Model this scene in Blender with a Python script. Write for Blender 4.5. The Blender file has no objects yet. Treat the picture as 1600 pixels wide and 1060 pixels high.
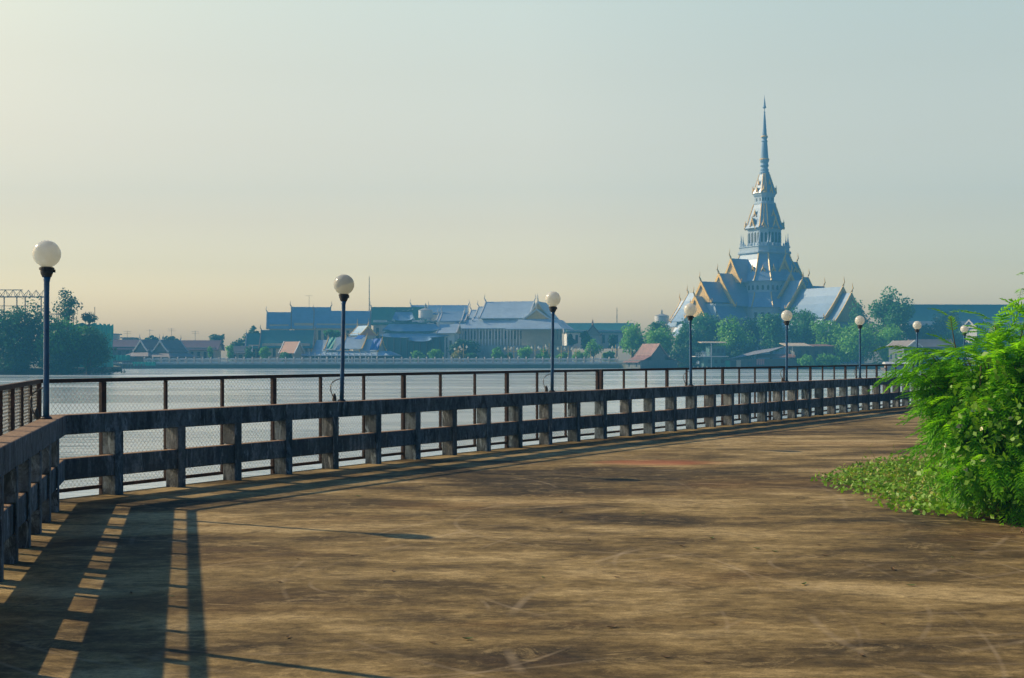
import bpy, math, random
import numpy as np
from mathutils import Vector, Matrix

# ------------------------------------------------------------------ camera, sky, sun, exposure
F = 1900.0            # focal length in photo pixels (photo 1600 wide)
EYE = 1.6
HOR = 557.0           # horizon row in the photo
sc = bpy.context.scene
COL = sc.collection
cam = bpy.data.cameras.new("camera")
cam.sensor_width = 36.0
cam.lens = 36.0 * F / 1600.0
cam.shift_y = (HOR - 530.0) / 1600.0
cam.clip_start = 0.1
cam.clip_end = 3000.0
cam_o = bpy.data.objects.new("camera", cam)
COL.objects.link(cam_o)
cam_o.location = (0, 0, EYE)
cam_o.rotation_euler = (math.pi / 2, 0, 0)
sc.camera = cam_o

SUN_EL, SUN_AZ = math.radians(31.8), math.radians(-65.0)
SKY_GAIN = 4.4
SKY_BY_ELEVATION = [(0, (1.000, 0.850, 0.675)), (0.05, (0.737, 0.619, 0.475)), (0.071, (0.594, 0.491, 0.378)), (0.1075, (0.519, 0.397, 0.297)), (0.1676, (0.459, 0.344, 0.247)), (0.2256, (0.422, 0.325, 0.226)), (0.278, (0.409, 0.331, 0.228)), (0.42, (0.069, 0.119, 0.175)), (1, (0.019, 0.081, 0.212))]
SKY_BY_AZIMUTH = [(0.0, (.05, .11, .24)), (.40, (.12, .24, .42)), (.50, (.96, .97, .98)), (.70, (.86, .88, .89)), (.88, (.51, .57, .60))]
world = bpy.data.worlds.new("World")
sc.world = world
world.use_nodes = True
wn = world.node_tree
sky = wn.nodes.new("ShaderNodeTexSky")
sky.sky_type = 'NISHITA'
sky.sun_disc = False
sky.sun_elevation = SUN_EL
sky.sun_rotation = SUN_AZ
sky.altitude = 0
sky.air_density = 1.3
sky.dust_density = 4.0
sky.ozone_density = 2.0
# sky tint: bright warm band low, dimmed blue overhead and behind to deepen shadows
tc = wn.nodes.new("ShaderNodeTexCoord")
sep = wn.nodes.new("ShaderNodeSeparateXYZ"); wn.links.new(tc.outputs['Generated'], sep.inputs[0])
elev = wn.nodes.new("ShaderNodeValToRGB"); wn.links.new(sep.outputs[2], elev.inputs[0])
for _ in range(7): elev.color_ramp.elements.new(.5)
for e, (p_, c_) in zip(elev.color_ramp.elements, SKY_BY_ELEVATION):
    e.position = p_; e.color = (*c_, 1)
dot = wn.nodes.new("ShaderNodeVectorMath"); dot.operation = 'DOT_PRODUCT'
wn.links.new(tc.outputs['Generated'], dot.inputs[0]); dot.inputs[1].default_value = (math.sin(SUN_AZ), math.cos(SUN_AZ), 0)
azim = wn.nodes.new("ShaderNodeValToRGB")
half = wn.nodes.new("ShaderNodeMath"); half.operation = 'MULTIPLY_ADD'; half.inputs[1].default_value = .5; half.inputs[2].default_value = .5
wn.links.new(dot.outputs['Value'], half.inputs[0]); wn.links.new(half.outputs[0], azim.inputs[0])
for _ in range(3): azim.color_ramp.elements.new(.5)
for e, (p_, c_) in zip(azim.color_ramp.elements, SKY_BY_AZIMUTH):
    e.position = p_; e.color = (*c_, 1)
def mul(a_, b_):
    m_ = wn.nodes.new("ShaderNodeVectorMath"); m_.operation = 'MULTIPLY'
    wn.links.new(a_, m_.inputs[0]); wn.links.new(b_, m_.inputs[1])
    return m_.outputs[0]
sky_col = mul(mul(sky.outputs[0], elev.outputs[0]), azim.outputs[0])
bg = wn.nodes["Background"]
gain = wn.nodes.new("ShaderNodeVectorMath"); gain.operation = 'SCALE'; gain.inputs['Scale'].default_value = SKY_GAIN
wn.links.new(sky_col, gain.inputs[0])
wn.links.new(gain.outputs[0], bg.inputs[0])
bg.inputs[1].default_value = 0.12

sun = bpy.data.lights.new("sun", 'SUN')
sun.energy = 3.9
sun.angle = math.radians(0.5)
sun.color = (1.0, 0.80, 0.52)
sun_o = bpy.data.objects.new("sun", sun)
COL.objects.link(sun_o)
ld = Vector((-math.sin(SUN_AZ) * math.cos(SUN_EL), -math.cos(SUN_AZ) * math.cos(SUN_EL), -math.sin(SUN_EL)))
sun_o.rotation_euler = ld.to_track_quat('-Z', 'Y').to_euler()
sun_o.location = (-30, 10, 40)

sc.view_settings.view_transform = 'Standard'
sc.view_settings.look = 'None'
sc.view_settings.exposure = 0.7
sc.view_settings.gamma = 1.0
sc.cycles.max_bounces = 6
sc.cycles.transparent_max_bounces = 8
sc.cycles.volume_bounces = 0

HAZE_DENSITY = 0.00105
HAZE_COLOR = (0.12, 0.54, 0.97, 1)

rnd = random.Random(7)

# ------------------------------------------------------------------ helpers
def px(x, y, d):
    """photo pixel and real distance -> the real point (used once, to survey where things stand)"""
    return Vector(((x - 800.0) * d / F, d, EYE - (y - HOR) * d / F))

def X(x, d): return (x - 800.0) * d / F
def Z(y, d): return EYE - (y - HOR) * d / F

class MB:
    def __init__(self):
        self.v = []; self.f = []
    def add(self, vs, fs):
        n = len(self.v)
        self.v += [tuple(p) for p in vs]
        self.f += [tuple(i + n for i in f) for f in fs]
        return self
    def frame(self, o, a, b, c):
        """box from corner o along three edge vectors"""
        o, a, b, c = Vector(o), Vector(a), Vector(b), Vector(c)
        vs = [o, o + a, o + a + b, o + b, o + c, o + a + c, o + a + b + c, o + b + c]
        return self.add(vs, [(0, 3, 2, 1), (4, 5, 6, 7), (0, 1, 5, 4), (1, 2, 6, 5), (2, 3, 7, 6), (3, 0, 4, 7)])
    def box(self, x0, x1, y0, y1, z0, z1):
        return self.frame((x0, y0, z0), (x1 - x0, 0, 0), (0, y1 - y0, 0), (0, 0, z1 - z0))
    def obox(self, c, a, L, W, z0, z1):
        """box centred on c (xy), long axis unit vector a"""
        a = Vector((a[0], a[1], 0)); b = Vector((-a.y, a.x, 0))
        o = Vector((c[0], c[1], z0)) - a * L / 2 - b * W / 2
        return self.frame(o, a * L, b * W, (0, 0, z1 - z0))
    def tube(self, pts, rs, n=6, cap=True):
        pts = [Vector(p) for p in pts]
        if not isinstance(rs, (list, tuple)): rs = [rs] * len(pts)
        vs = []; fs = []
        for i, p in enumerate(pts):
            t = (pts[min(i + 1, len(pts) - 1)] - pts[max(i - 1, 0)])
            if t.length < 1e-9: t = Vector((0, 0, 1))
            t.normalize()
            u = t.cross(Vector((0, 0, 1)) if abs(t.z) < .9 else Vector((1, 0, 0))).normalized()
            w = t.cross(u)
            for k in range(n):
                an = 2 * math.pi * k / n
                vs.append(p + (u * math.cos(an) + w * math.sin(an)) * rs[i])
        for i in range(len(pts) - 1):
            for k in range(n):
                fs.append((i * n + k, i * n + (k + 1) % n, (i + 1) * n + (k + 1) % n, (i + 1) * n + k))
        if cap:
            fs.append(tuple(range(n - 1, -1, -1)))
            fs.append(tuple((len(pts) - 1) * n + k for k in range(n)))
        return self.add(vs, fs)
    def lathe(self, c, prof, n=16, rot=0.0):
        c = Vector(c); vs = []; fs = []
        for r, z in prof:
            for k in range(n):
                an = rot + 2 * math.pi * k / n
                vs.append((c.x + r * math.cos(an), c.y + r * math.sin(an), c.z + z))
        for i in range(len(prof) - 1):
            for k in range(n):
                fs.append((i * n + k, i * n + (k + 1) % n, (i + 1) * n + (k + 1) % n, (i + 1) * n + k))
        fs.append(tuple(range(n - 1, -1, -1)))
        fs.append(tuple((len(prof) - 1) * n + k for k in range(n)))
        return self.add(vs, fs)
    def prism(self, poly, e):
        """extrude a planar polygon (list of points) by vector e"""
        e = Vector(e); n = len(poly); poly = [Vector(p) for p in poly]
        vs = poly + [p + e for p in poly]
        fs = [tuple(range(n - 1, -1, -1)), tuple(range(n, 2 * n))]
        for k in range(n):
            fs.append((k, (k + 1) % n, n + (k + 1) % n, n + k))
        return self.add(vs, fs)

def origin(o):
    p = Vector((0, 0, 0))
    while o is not None:
        p += Vector(o.location); o = o.parent
    return p

def mesh_obj(name, verts, faces, mat, parent=None, smooth=False, bevel=0, tone=None):
    me = bpy.data.meshes.new(name)
    off = origin(parent) if parent else Vector((0, 0, 0))
    if isinstance(verts, np.ndarray):
        verts = verts - np.array(off)
        nv, nf = len(verts), len(faces)
        k = faces.shape[1]
        me.vertices.add(nv); me.vertices.foreach_set("co", verts.astype(np.float32).ravel())
        me.loops.add(nf * k); me.loops.foreach_set("vertex_index", faces.astype(np.int32).ravel())
        me.polygons.add(nf)
        me.polygons.foreach_set("loop_start", np.arange(0, nf * k, k, dtype=np.int32))
        me.polygons.foreach_set("loop_total", np.full(nf, k, dtype=np.int32))
        me.update(calc_edges=True)
        if tone is None: tone = np.full(nf, .5)
        at_ = me.attributes.new('tone', 'FLOAT', 'FACE'); at_.data.foreach_set('value', np.asarray(tone, dtype=np.float32))
    else:
        me.from_pydata([tuple(Vector(v) - off) for v in verts], [], faces)
        me.update()
    me.materials.append(mat)
    if smooth:
        me.polygons.foreach_set("use_smooth", [True] * len(me.polygons))
    o = bpy.data.objects.new(name, me)
    COL.objects.link(o)
    if parent: o.parent = parent
    if bevel:
        m = o.modifiers.new("bevel", 'BEVEL'); m.width = bevel; m.segments = 2; m.limit_method = 'ANGLE'
    return o

def build(name, mb, mat, parent=None, smooth=False, bevel=0):
    return mesh_obj(name, mb.v, mb.f, mat, parent, smooth, bevel)

def tag(o, label, cat, group=None, kind=None):
    o["label"] = label; o["category"] = cat
    if group: o["group"] = group
    if kind: o["kind"] = kind
    return o

def thing(name, label, cat, loc, group=None):
    o = bpy.data.objects.new(name, None)
    COL.objects.link(o)
    o.location = loc
    o.empty_display_size = .3
    return tag(o, label, cat, group)

def structure(name, mb, mat):
    o = build(name, mb, mat) if isinstance(mb, MB) else mb
    o["kind"] = "structure"
    return o

def copy_tree(o, parent=None):
    c = o.copy(); COL.objects.link(c)
    if parent: c.parent = parent
    for ch in list(o.children): copy_tree(ch, c)
    return c

# ------------------------------------------------------------------ materials
def new_mat(name):
    m = bpy.data.materials.new(name); m.use_nodes = True
    nt = m.node_tree
    return m, nt, nt.nodes["Principled BSDF"]

def node(nt, t, **kw):
    n = nt.nodes.new(t)
    for k, v in kw.items():
        if hasattr(n, k): setattr(n, k, v)
        else: n.inputs[k].default_value = v
    return n

def ramp(nt, fac, stops):
    r = nt.nodes.new("ShaderNodeValToRGB")
    els = r.color_ramp.elements
    while len(els) < len(stops): els.new(.5)
    for e, (p, c) in zip(els, stops):
        e.position = p; e.color = (*c, 1) if len(c) == 3 else c
    nt.links.new(fac, r.inputs[0])
    return r.outputs[0]

def coords(nt, scale=(1, 1, 1), rot=(0, 0, 0), kind='Object'):
    tc = nt.nodes.new("ShaderNodeTexCoord")
    mp = nt.nodes.new("ShaderNodeMapping")
    mp.inputs['Scale'].default_value = scale
    mp.inputs['Rotation'].default_value = rot
    nt.links.new(tc.outputs[kind], mp.inputs[0])
    return mp.outputs[0]

def noise(nt, vec, scale, detail=4, rough=.6, dist=0):
    n = nt.nodes.new("ShaderNodeTexNoise")
    n.inputs['Scale'].default_value = scale; n.inputs['Detail'].default_value = detail
    n.inputs['Roughness'].default_value = rough; n.inputs['Distortion'].default_value = dist
    nt.links.new(vec, n.inputs['Vector'])
    return n.outputs[0]

def mixc(nt, fac, a, b, blend='MIX'):
    m = nt.nodes.new("ShaderNodeMix"); m.data_type = 'RGBA'; m.blend_type = blend
    for i, v in ((0, fac), (6, a), (7, b)):
        if isinstance(v, (int, float)): m.inputs[i].default_value = v
        elif isinstance(v, tuple): m.inputs[i].default_value = (*v, 1) if len(v) == 3 else v
        else: nt.links.new(v, m.inputs[i])
    return m.outputs[2]

def math_n(nt, op, a, b=0.0, c=None, clamp=False):
    m = nt.nodes.new("ShaderNodeMath"); m.operation = op; m.use_clamp = clamp
    for i, v in enumerate((a, b) if c is None else (a, b, c)):
        if isinstance(v, (int, float)): m.inputs[i].default_value = v
        else: nt.links.new(v, m.inputs[i])
    return m.outputs[0]

def bump(nt, bsdf, h, strength=.3, dist=.02):
    b = nt.nodes.new("ShaderNodeBump")
    b.inputs['Strength'].default_value = strength; b.inputs['Distance'].default_value = dist
    nt.links.new(h, b.inputs['Height']); nt.links.new(b.outputs[0], bsdf.inputs['Normal'])

def simple(name, col, rough=.6, var=.25, scale=3.0, metal=0.0, stretch=(1, 1, 1), dark=None):
    """plain surface with a little mottling of its own"""
    m, nt, b = new_mat(name)
    n = noise(nt, coords(nt, stretch), scale, 5, .65)
    d = dark or tuple(c * (1 - var) for c in col)
    l = tuple(min(1, c * (1 + var * .6)) for c in col)
    nt.links.new(ramp(nt, n, [(.3, d), (.7, l)]), b.inputs['Base Color'])
    b.inputs['Roughness'].default_value = rough
    b.inputs['Metallic'].default_value = metal
    return m

def tiled(name, col, rough=.45, course=.35, var=.18):
    """glazed roof tiles: fine courses along the slope, patchy wear"""
    m, nt, b = new_mat(name)
    v = coords(nt)
    n = noise(nt, v, .35, 6, .7)
    n2 = noise(nt, coords(nt, (.4, .4, 3)), 1.5, 4, .6)
    c = ramp(nt, n, [(.3, tuple(x * (1 - var) for x in col)), (.7, tuple(min(1, x * (1 + var * .6)) for x in col))])
    c = mixc(nt, .35, c, ramp(nt, n2, [(.35, tuple(x * .65 for x in col)), (.65, col)]))
    nt.links.new(c, b.inputs['Base Color'])
    w = nt.nodes.new("ShaderNodeTexWave"); w.bands_direction = 'Z'; w.wave_profile = 'SAW'
    w.inputs['Scale'].default_value = .31 / course; nt.links.new(v, w.inputs[0])
    bump(nt, b, w.outputs[1], .5, .05)
    b.inputs['Roughness'].default_value = rough
    return m

def foliage(name, dark, light, rough=.55, trans=.35, tcol=None):
    m, nt, b = new_mat(name)
    g = nt.nodes.new("ShaderNodeNewGeometry")
    oi = nt.nodes.new("ShaderNodeObjectInfo")
    ta = nt.nodes.new("ShaderNodeAttribute"); ta.attribute_name = 'tone'
    f = math_n(nt, 'ADD', math_n(nt, 'MULTIPLY', g.outputs['Random Per Island'], .28), math_n(nt, 'MULTIPLY', oi.outputs['Random'], .22))
    f = math_n(nt, 'ADD', f, math_n(nt, 'MULTIPLY', ta.outputs['Fac'], .50))
    c = ramp(nt, f, [(.1, dark), (.9, light)])
    nt.links.new(c, b.inputs['Base Color'])
    b.inputs['Roughness'].default_value = rough
    t = nt.nodes.new("ShaderNodeBsdfTranslucent")
    if tcol == 'bright': nt.links.new(mixc(nt, 1.0, c, (2.1, 1.75, 1.5), 'MULTIPLY'), t.inputs[0])
    elif tcol: t.inputs[0].default_value = (*tcol, 1)
    else: nt.links.new(c, t.inputs[0])
    mx = nt.nodes.new("ShaderNodeMixShader"); mx.inputs[0].default_value = trans
    nt.links.new(b.outputs[0], mx.inputs[1]); nt.links.new(t.outputs[0], mx.inputs[2])
    nt.links.new(mx.outputs[0], nt.nodes["Material Output"].inputs[0])
    return m

def deck_mat():
    m, nt, b = new_mat("stained_concrete")
    v = coords(nt); vs = coords(nt, (.55, 1.25, 1), (0, 0, .05))
    big = noise(nt, vs, .28, 6, .62, .4)
    mid = noise(nt, vs, 1.1, 8, .68, .3)
    fine = noise(nt, v, 9, 8, .75)
    grain = noise(nt, v, 70, 3, .7)
    s = math_n(nt, 'ADD', math_n(nt, 'MULTIPLY', big, .55), math_n(nt, 'MULTIPLY', mid, .45))
    c = ramp(nt, s, [(.41, (.038, .030, .018)), (.465, (.115, .080, .034)), (.52, (.27, .188, .073)), (.58, (.50, .365, .165))])
    c = mixc(nt, math_n(nt, 'MULTIPLY', ramp(nt, fine, [(.42, (0, 0, 0)), (.62, (1, 1, 1))]), .22), c, (.28, .19, .085))
    c = mixc(nt, math_n(nt, 'MULTIPLY', ramp(nt, noise(nt, vs, 2.3, 7, .7, .5), [(.52, (0, 0, 0)), (.66, (1, 1, 1))]), .5), c, (.07, .053, .034))
    streak = noise(nt, coords(nt, (.7, 1.1, 1), (0, 0, -.04)), 3.0, 10, .78, .9)
    c = mixc(nt, math_n(nt, 'MULTIPLY', ramp(nt, streak, [(.53, (0, 0, 0)), (.62, (1, 1, 1))]), .42), c, (.52, .375, .165))
    c = mixc(nt, math_n(nt, 'MULTIPLY', ramp(nt, streak, [(.36, (1, 1, 1)), (.46, (0, 0, 0))]), .5), c, (.055, .042, .024))
    rusty = ramp(nt, noise(nt, vs, .42, 5, .65, .5), [(.54, (0, 0, 0)), (.68, (1, 1, 1))])
    c = mixc(nt, math_n(nt, 'MULTIPLY', rusty, .28), c, (.25, .115, .032))
    rough_ = noise(nt, coords(nt, (.7, 1.1, 1)), 15, 6, .8)
    c = mixc(nt, .6, c, ramp(nt, rough_, [(.36, (.40, .39, .38)), (.60, (1.3, 1.3, 1.3))]), 'MULTIPLY')
    fs_ = noise(nt, coords(nt, (.7, 1.15, 1), (0, 0, .03)), 7.5, 8, .78, .8)
    c = mixc(nt, .42, c, ramp(nt, fs_, [(.40, (.55, .54, .53)), (.50, (1.0, 1.0, 1.0)), (.60, (1.35, 1.35, 1.33))]), 'MULTIPLY')
    speck = ramp(nt, noise(nt, v, 26, 4, .8), [(.66, (0, 0, 0)), (.72, (1, 1, 1))])
    c = mixc(nt, math_n(nt, 'MULTIPLY', speck, .6), c, (.04, .03, .02))
    c = mixc(nt, .45, c, ramp(nt, grain, [(.3, (.25, .25, .25)), (.7, (1, 1, 1))]), 'MULTIPLY')
    # brick-red spill on the far side of the deck
    sep = nt.nodes.new("ShaderNodeSeparateXYZ"); nt.links.new(v, sep.inputs[0])
    ex = math_n(nt, 'DIVIDE', math_n(nt, 'SUBTRACT', sep.outputs[0], 2.2), 1.5)
    ey = math_n(nt, 'DIVIDE', math_n(nt, 'SUBTRACT', sep.outputs[1], 18.3), .75)
    rr = math_n(nt, 'ADD', math_n(nt, 'MULTIPLY', ex, ex), math_n(nt, 'MULTIPLY', ey, ey))
    rr = math_n(nt, 'ADD', rr, math_n(nt, 'MULTIPLY', noise(nt, v, 1.5, 5, .7), .9))
    c = mixc(nt, math_n(nt, 'MULTIPLY', ramp(nt, rr, [(.5, (1, 1, 1)), (1.25, (0, 0, 0))]), .55), c, (.42, .125, .06))
    # pale looping tyre scuffs: thin lines of a distorted ring pattern
    for (cx, cy, sc_, th, amt) in ((-.9, 8.6, .30, .9965, .45), (1.6, 11.8, .22, .998, .4), (4.6, 7.2, .17, .9985, .5), (-2.0, 14.5, .19, .998, .35), (-1.3, 7.6, .42, .995, .45), (2.6, 9.3, .26, .9975, .4)):
        w = nt.nodes.new("ShaderNodeTexWave"); w.wave_type = 'RINGS'; w.rings_direction = 'Z'
        mp = nt.nodes.new("ShaderNodeMapping"); mp.inputs['Location'].default_value = (-cx, -cy, 0)
        nt.links.new(v, mp.inputs[0]); nt.links.new(mp.outputs[0], w.inputs[0])
        w.inputs['Scale'].default_value = sc_; w.inputs['Distortion'].default_value = 1.2
        w.inputs['Detail'].default_value = 1; w.inputs['Detail Scale'].default_value = .8
        msk = math_n(nt, 'MULTIPLY', ramp(nt, w.outputs[1], [(th, (0, 0, 0)), (1, (1, 1, 1))]),
                     ramp(nt, noise(nt, v, .6, 3), [(.48, (0, 0, 0)), (.62, (1, 1, 1))]))
        c = mixc(nt, math_n(nt, 'MULTIPLY', msk, amt * .6), c, (.48, .37, .23))
    nt.links.new(c, b.inputs['Base Color'])
    b.inputs['Roughness'].default_value = .8
    b.inputs['Specular IOR Level'].default_value = .08
    h = math_n(nt, 'ADD', math_n(nt, 'MULTIPLY', mid, 1.0), math_n(nt, 'MULTIPLY', grain, .12))
    bump(nt, b, h, .35, .03)
    return m

def rail_mat(name, base, mould, amt):
    m, nt, b = new_mat(name)
    v = coords(nt)
    n = noise(nt, coords(nt, (2.2, 2.2, .35)), 3.2, 7, .7, .6)
    n2 = noise(nt, v, 1.1, 5, .65)
    n3 = noise(nt, v, 28, 5, .7)
    s = math_n(nt, 'ADD', math_n(nt, 'MULTIPLY', n, .6), math_n(nt, 'MULTIPLY', n2, .4))
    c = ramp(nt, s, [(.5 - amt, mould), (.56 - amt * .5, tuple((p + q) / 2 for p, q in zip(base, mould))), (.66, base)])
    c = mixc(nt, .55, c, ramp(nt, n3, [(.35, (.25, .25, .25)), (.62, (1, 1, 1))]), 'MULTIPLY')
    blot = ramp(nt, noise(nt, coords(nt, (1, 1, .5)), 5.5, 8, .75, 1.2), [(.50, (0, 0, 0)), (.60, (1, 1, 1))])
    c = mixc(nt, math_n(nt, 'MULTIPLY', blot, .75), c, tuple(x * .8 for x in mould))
    pale = ramp(nt, noise(nt, coords(nt, (1.6, 1.6, .4)), 4.1, 8, .75, 1.5), [(.555, (0, 0, 0)), (.63, (1, 1, 1))])
    c = mixc(nt, math_n(nt, 'MULTIPLY', pale, .7), c, tuple(min(1, x * 1.35) for x in base))
    # dust and rust-brown grime on the upward faces, sunlit warmth mixed into the colour
    g = nt.nodes.new("ShaderNodeNewGeometry"); sp = nt.nodes.new("ShaderNodeSeparateXYZ")
    nt.links.new(g.outputs['Normal'], sp.inputs[0])
    up = math_n(nt, 'GREATER_THAN', sp.outputs[2], .7)
    c = mixc(nt, up, c, ramp(nt, n3, [(.3, (.16, .09, .045)), (.7, (.36, .22, .12))]))
    nt.links.new(c, b.inputs['Base Color'])
    b.inputs['Roughness'].default_value = .9
    bump(nt, b, math_n(nt, 'ADD', n3, n), .4, .012)
    return m

def rust_mat():
    m, nt, b = new_mat("rusty_steel")
    n = noise(nt, coords(nt), 14, 7, .7)
    nt.links.new(ramp(nt, n, [(.3, (.020, .011, .009)), (.5, (.045, .020, .014)), (.7, (.10, .042, .025))]), b.inputs['Base Color'])
    b.inputs['Roughness'].default_value = .8
    bump(nt, b, n, .4, .004)
    return m

def water_mat():
    m, nt, b = new_mat("river_water")
    b.inputs['Base Color'].default_value = (.42, .49, .49, 1)
    b.inputs['Roughness'].default_value = .12
    b.inputs['IOR'].default_value = 1.33
    n1 = noise(nt, coords(nt, (.35, 1, 1), (0, 0, .1)), .9, 6, .6, .4)
    n2 = noise(nt, coords(nt, (.12, .5, 1)), .12, 4, .6)
    n3 = noise(nt, coords(nt, (.09, .55, 1)), .7, 5, .65)
    nt.links.new(ramp(nt, noise(nt, coords(nt, (.012, .06, 1)), 1.0, 5, .6), [(.4, (.05, .05, .05)), (.62, (.30, .30, .30))]), b.inputs['Roughness'])
    bump(nt, b, math_n(nt, 'ADD', n1, math_n(nt, 'ADD', math_n(nt, 'MULTIPLY', n2, 2.0), math_n(nt, 'MULTIPLY', n3, 1.5))), .45, .18)
    return m

def globe_mat(name, two_tone):
    m, nt, b = new_mat(name)
    v = coords(nt)
    c = (.82, .80, .74)
    if two_tone:  # grey above, cream below, split along a wavy slanted edge
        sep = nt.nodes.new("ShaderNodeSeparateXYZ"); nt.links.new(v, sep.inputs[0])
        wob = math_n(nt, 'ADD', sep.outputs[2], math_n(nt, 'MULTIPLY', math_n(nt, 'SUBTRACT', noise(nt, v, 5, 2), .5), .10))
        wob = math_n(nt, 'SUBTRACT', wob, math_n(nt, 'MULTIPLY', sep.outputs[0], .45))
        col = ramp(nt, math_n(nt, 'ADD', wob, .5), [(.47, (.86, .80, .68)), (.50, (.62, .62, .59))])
    else:
        col = ramp(nt, noise(nt, v, 9, 5, .7), [(.3, (.84, .81, .73)), (.65, (.92, .90, .86))])
    nt.links.new(col, b.inputs['Base Color'])
    b.inputs['Roughness'].default_value = .18
    t = nt.nodes.new("ShaderNodeBsdfTranslucent"); nt.links.new(mixc(nt, 1.0, col, (.97, 1, .95), 'MULTIPLY'), t.inputs[0])
    mx = nt.nodes.new("ShaderNodeMixShader"); mx.inputs[0].default_value = .55
    nt.links.new(b.outputs[0], mx.inputs[1]); nt.links.new(t.outputs[0], mx.inputs[2])
    nt.links.new(mx.outputs[0], nt.nodes["Material Output"].inputs[0])
    return m

M = {}
M['deck'] = deck_mat()
M['rail'] = [rail_mat("mouldy_concrete", (.29, .36, .39), (.030, .04, .045), .10),
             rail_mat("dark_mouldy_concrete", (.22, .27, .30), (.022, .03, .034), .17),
             rail_mat("clean_concrete", (.38, .40, .39), (.10, .11, .11), .02)]
M['rust'] = rust_mat()
M['wire'] = simple("galvanised_wire", (.11, .10, .09), .5, .3, 20, .5)
M['pole'] = simple("blue_black_paint", (.018, .110, .240), .35, .3, 12)
M['collar'] = simple("black_casting", (.02, .02, .022), .5, .3, 20)
M['cable'] = simple("grey_cable", (.10, .085, .07), .6, .2, 20)
M['globe'] = globe_mat("opal_globe", False)
M['globe_two_tone'] = globe_mat("half_grey_globe", True)
M['water'] = water_mat()
M['land'] = simple("bank_soil", (.12, .12, .07), .9, .4, .15)
M['wood_bark'] = simple("bark", (.12, .095, .07), .9, .35, 6, 0, (1, 1, .3))
M['white_wall'] = simple("white_plaster", (.76, .75, .71), .7, .14, .8, 0, (1, 1, .4))
M['temple_wall'] = simple("pale_grey_marble", (.38, .48, .57), .6, .12, .8, 0, (1, 1, .4))
M['cream_wall'] = simple("cream_plaster", (.55, .48, .36), .7, .14, .8)
M['dim_wall'] = simple("weathered_timber_wall", (.12, .14, .14), .8, .35, 1.2, 0, (3, 3, .3))
M['teal_wall'] = simple("teal_painted_boards", (.06, .16, .17), .7, .35, 1.2, 0, (3, 3, .3))
M['glass'] = simple("dark_window", (.03, .05, .06), .15, .2, 2)
M['pale_roof'] = tiled("pale_grey_glazed_tiles", (.26, .385, .52), .36)
M['hall_roof'] = tiled("silver_grey_tiles", (.42, .53, .62), .4)
M['blue_roof'] = tiled("blue_grey_tiles", (.26, .43, .58), .42)
M['teal_roof'] = tiled("teal_green_tiles", (.05, .21, .19), .5)
M['green_roof'] = tiled("green_tiles", (.08, .25, .15), .5)
M['maroon_roof'] = tiled("maroon_tiles", (.20, .10, .11), .6)
M['orange_roof'] = tiled("orange_tiles", (.62, .30, .16), .6)
M['brown_roof'] = tiled("grey_brown_tiles", (.26, .21, .18), .6)
M['rust_roof'] = simple("rusted_corrugated_iron", (.26, .13, .10), .7, .45, 1.2, 0, (3, .4, .4))
M['tin_roof'] = simple("grey_corrugated_iron", (.30, .29, .30), .55, .3, 1.2, 0, (3, .4, .4))
M['sand_roof'] = simple("pale_sheet_roof", (.62, .50, .34), .6, .2, 1)
M['gold'] = simple("gilded_trim", (.88, .54, .10), .35, .2, 2, 0)
M['gable'] = simple("gilded_gable_carving", (.74, .48, .14), .45, .4, 3.5, 0)
M['blue_gable'] = simple("grey_gable_carving", (.34, .36, .36), .6, .4, 3.5)
M['brown_trim'] = simple("brown_barge_board", (.33, .23, .16), .6, .3, 2)
M['white_trim'] = simple("white_barge_board", (.66, .64, .60), .6, .15, 2)
M['stone'] = simple("pink_grey_balustrade", (.74, .62, .52), .8, .2, 1.5)
M['bank_wall'] = simple("grey_river_wall", (.48, .48, .45), .85, .35, .5, 0, (1, 1, .4))
M['steel'] = simple("weathered_steel", (.14, .12, .11), .6, .3, 3)
M['net'] = simple("green_scaffold_net", (.02, .42, .30), .7, .3, .7, 0, (2, 2, .5))
M['tarp_green'] = simple("green_tarpaulin", (.03, .34, .22), .6, .3, 1)
M['tarp_blue'] = simple("blue_tarpaulin", (.03, .14, .46), .6, .3, 1)
M['pink'] = simple("pink_cloth", (.62, .30, .28), .8, .4, 4)
M['leaf_far'] = foliage("river_tree_leaves", (.024, .135, .034), (.105, .350, .065), .55, .45)
M['leaf_bright'] = foliage("fresh_leaves", (.07, .28, .024), (.26, .58, .050), .55, .45)
M['leaf_yellow'] = foliage("yellow_leaves", (.20, .21, .02), (.42, .40, .04))
M['leaf_dark'] = foliage("dense_dark_leaves", (.012, .075, .038), (.050, .180, .070))
M['leaf_willow'] = foliage("willowy_leaves", (.016, .105, .050), (.070, .240, .080))
M['frond'] = foliage("feathery_leaflets", (.032, .185, .005), (.205, .530, .012), .45, .55, "bright")
M['creeper'] = foliage("creeper_leaves", (.08, .25, .008), (.28, .50, .015), .5, .4)
M['creeper_yellow'] = foliage("yellowing_leaves", (.22, .30, .03), (.46, .42, .06), .5, .4)
M['dry'] = simple("dry_leaf", (.16, .09, .03), .8, .4, 30)
M['moss'] = simple("green_fallen_leaf", (.08, .14, .02), .7, .4, 30)
M['pod'] = simple("dry_seed_pods", (.06, .028, .018), .8, .4, 20)
M['twig'] = simple("twig_bark", (.10, .075, .045), .9, .3, 12)

# ------------------------------------------------------------------ setting: deck, water, banks
line_pts = np.array([(-4.93, 13.45), (-2.44, 17.4), (0.24, 21.4), (3.39, 25.8), (7.26, 31.3), (10.95, 36.6), (14.5, 41.6), (18, 46.3), (22, 51.5)])
left_pts = np.array([(-4.93, 13.45), (-4.345, 11.275), (-3.76, 9.10), (-2.71, 5.2), (-2.17, 3.2), (-1.9, 1.0), (-1.85, -8.0)])

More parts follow.
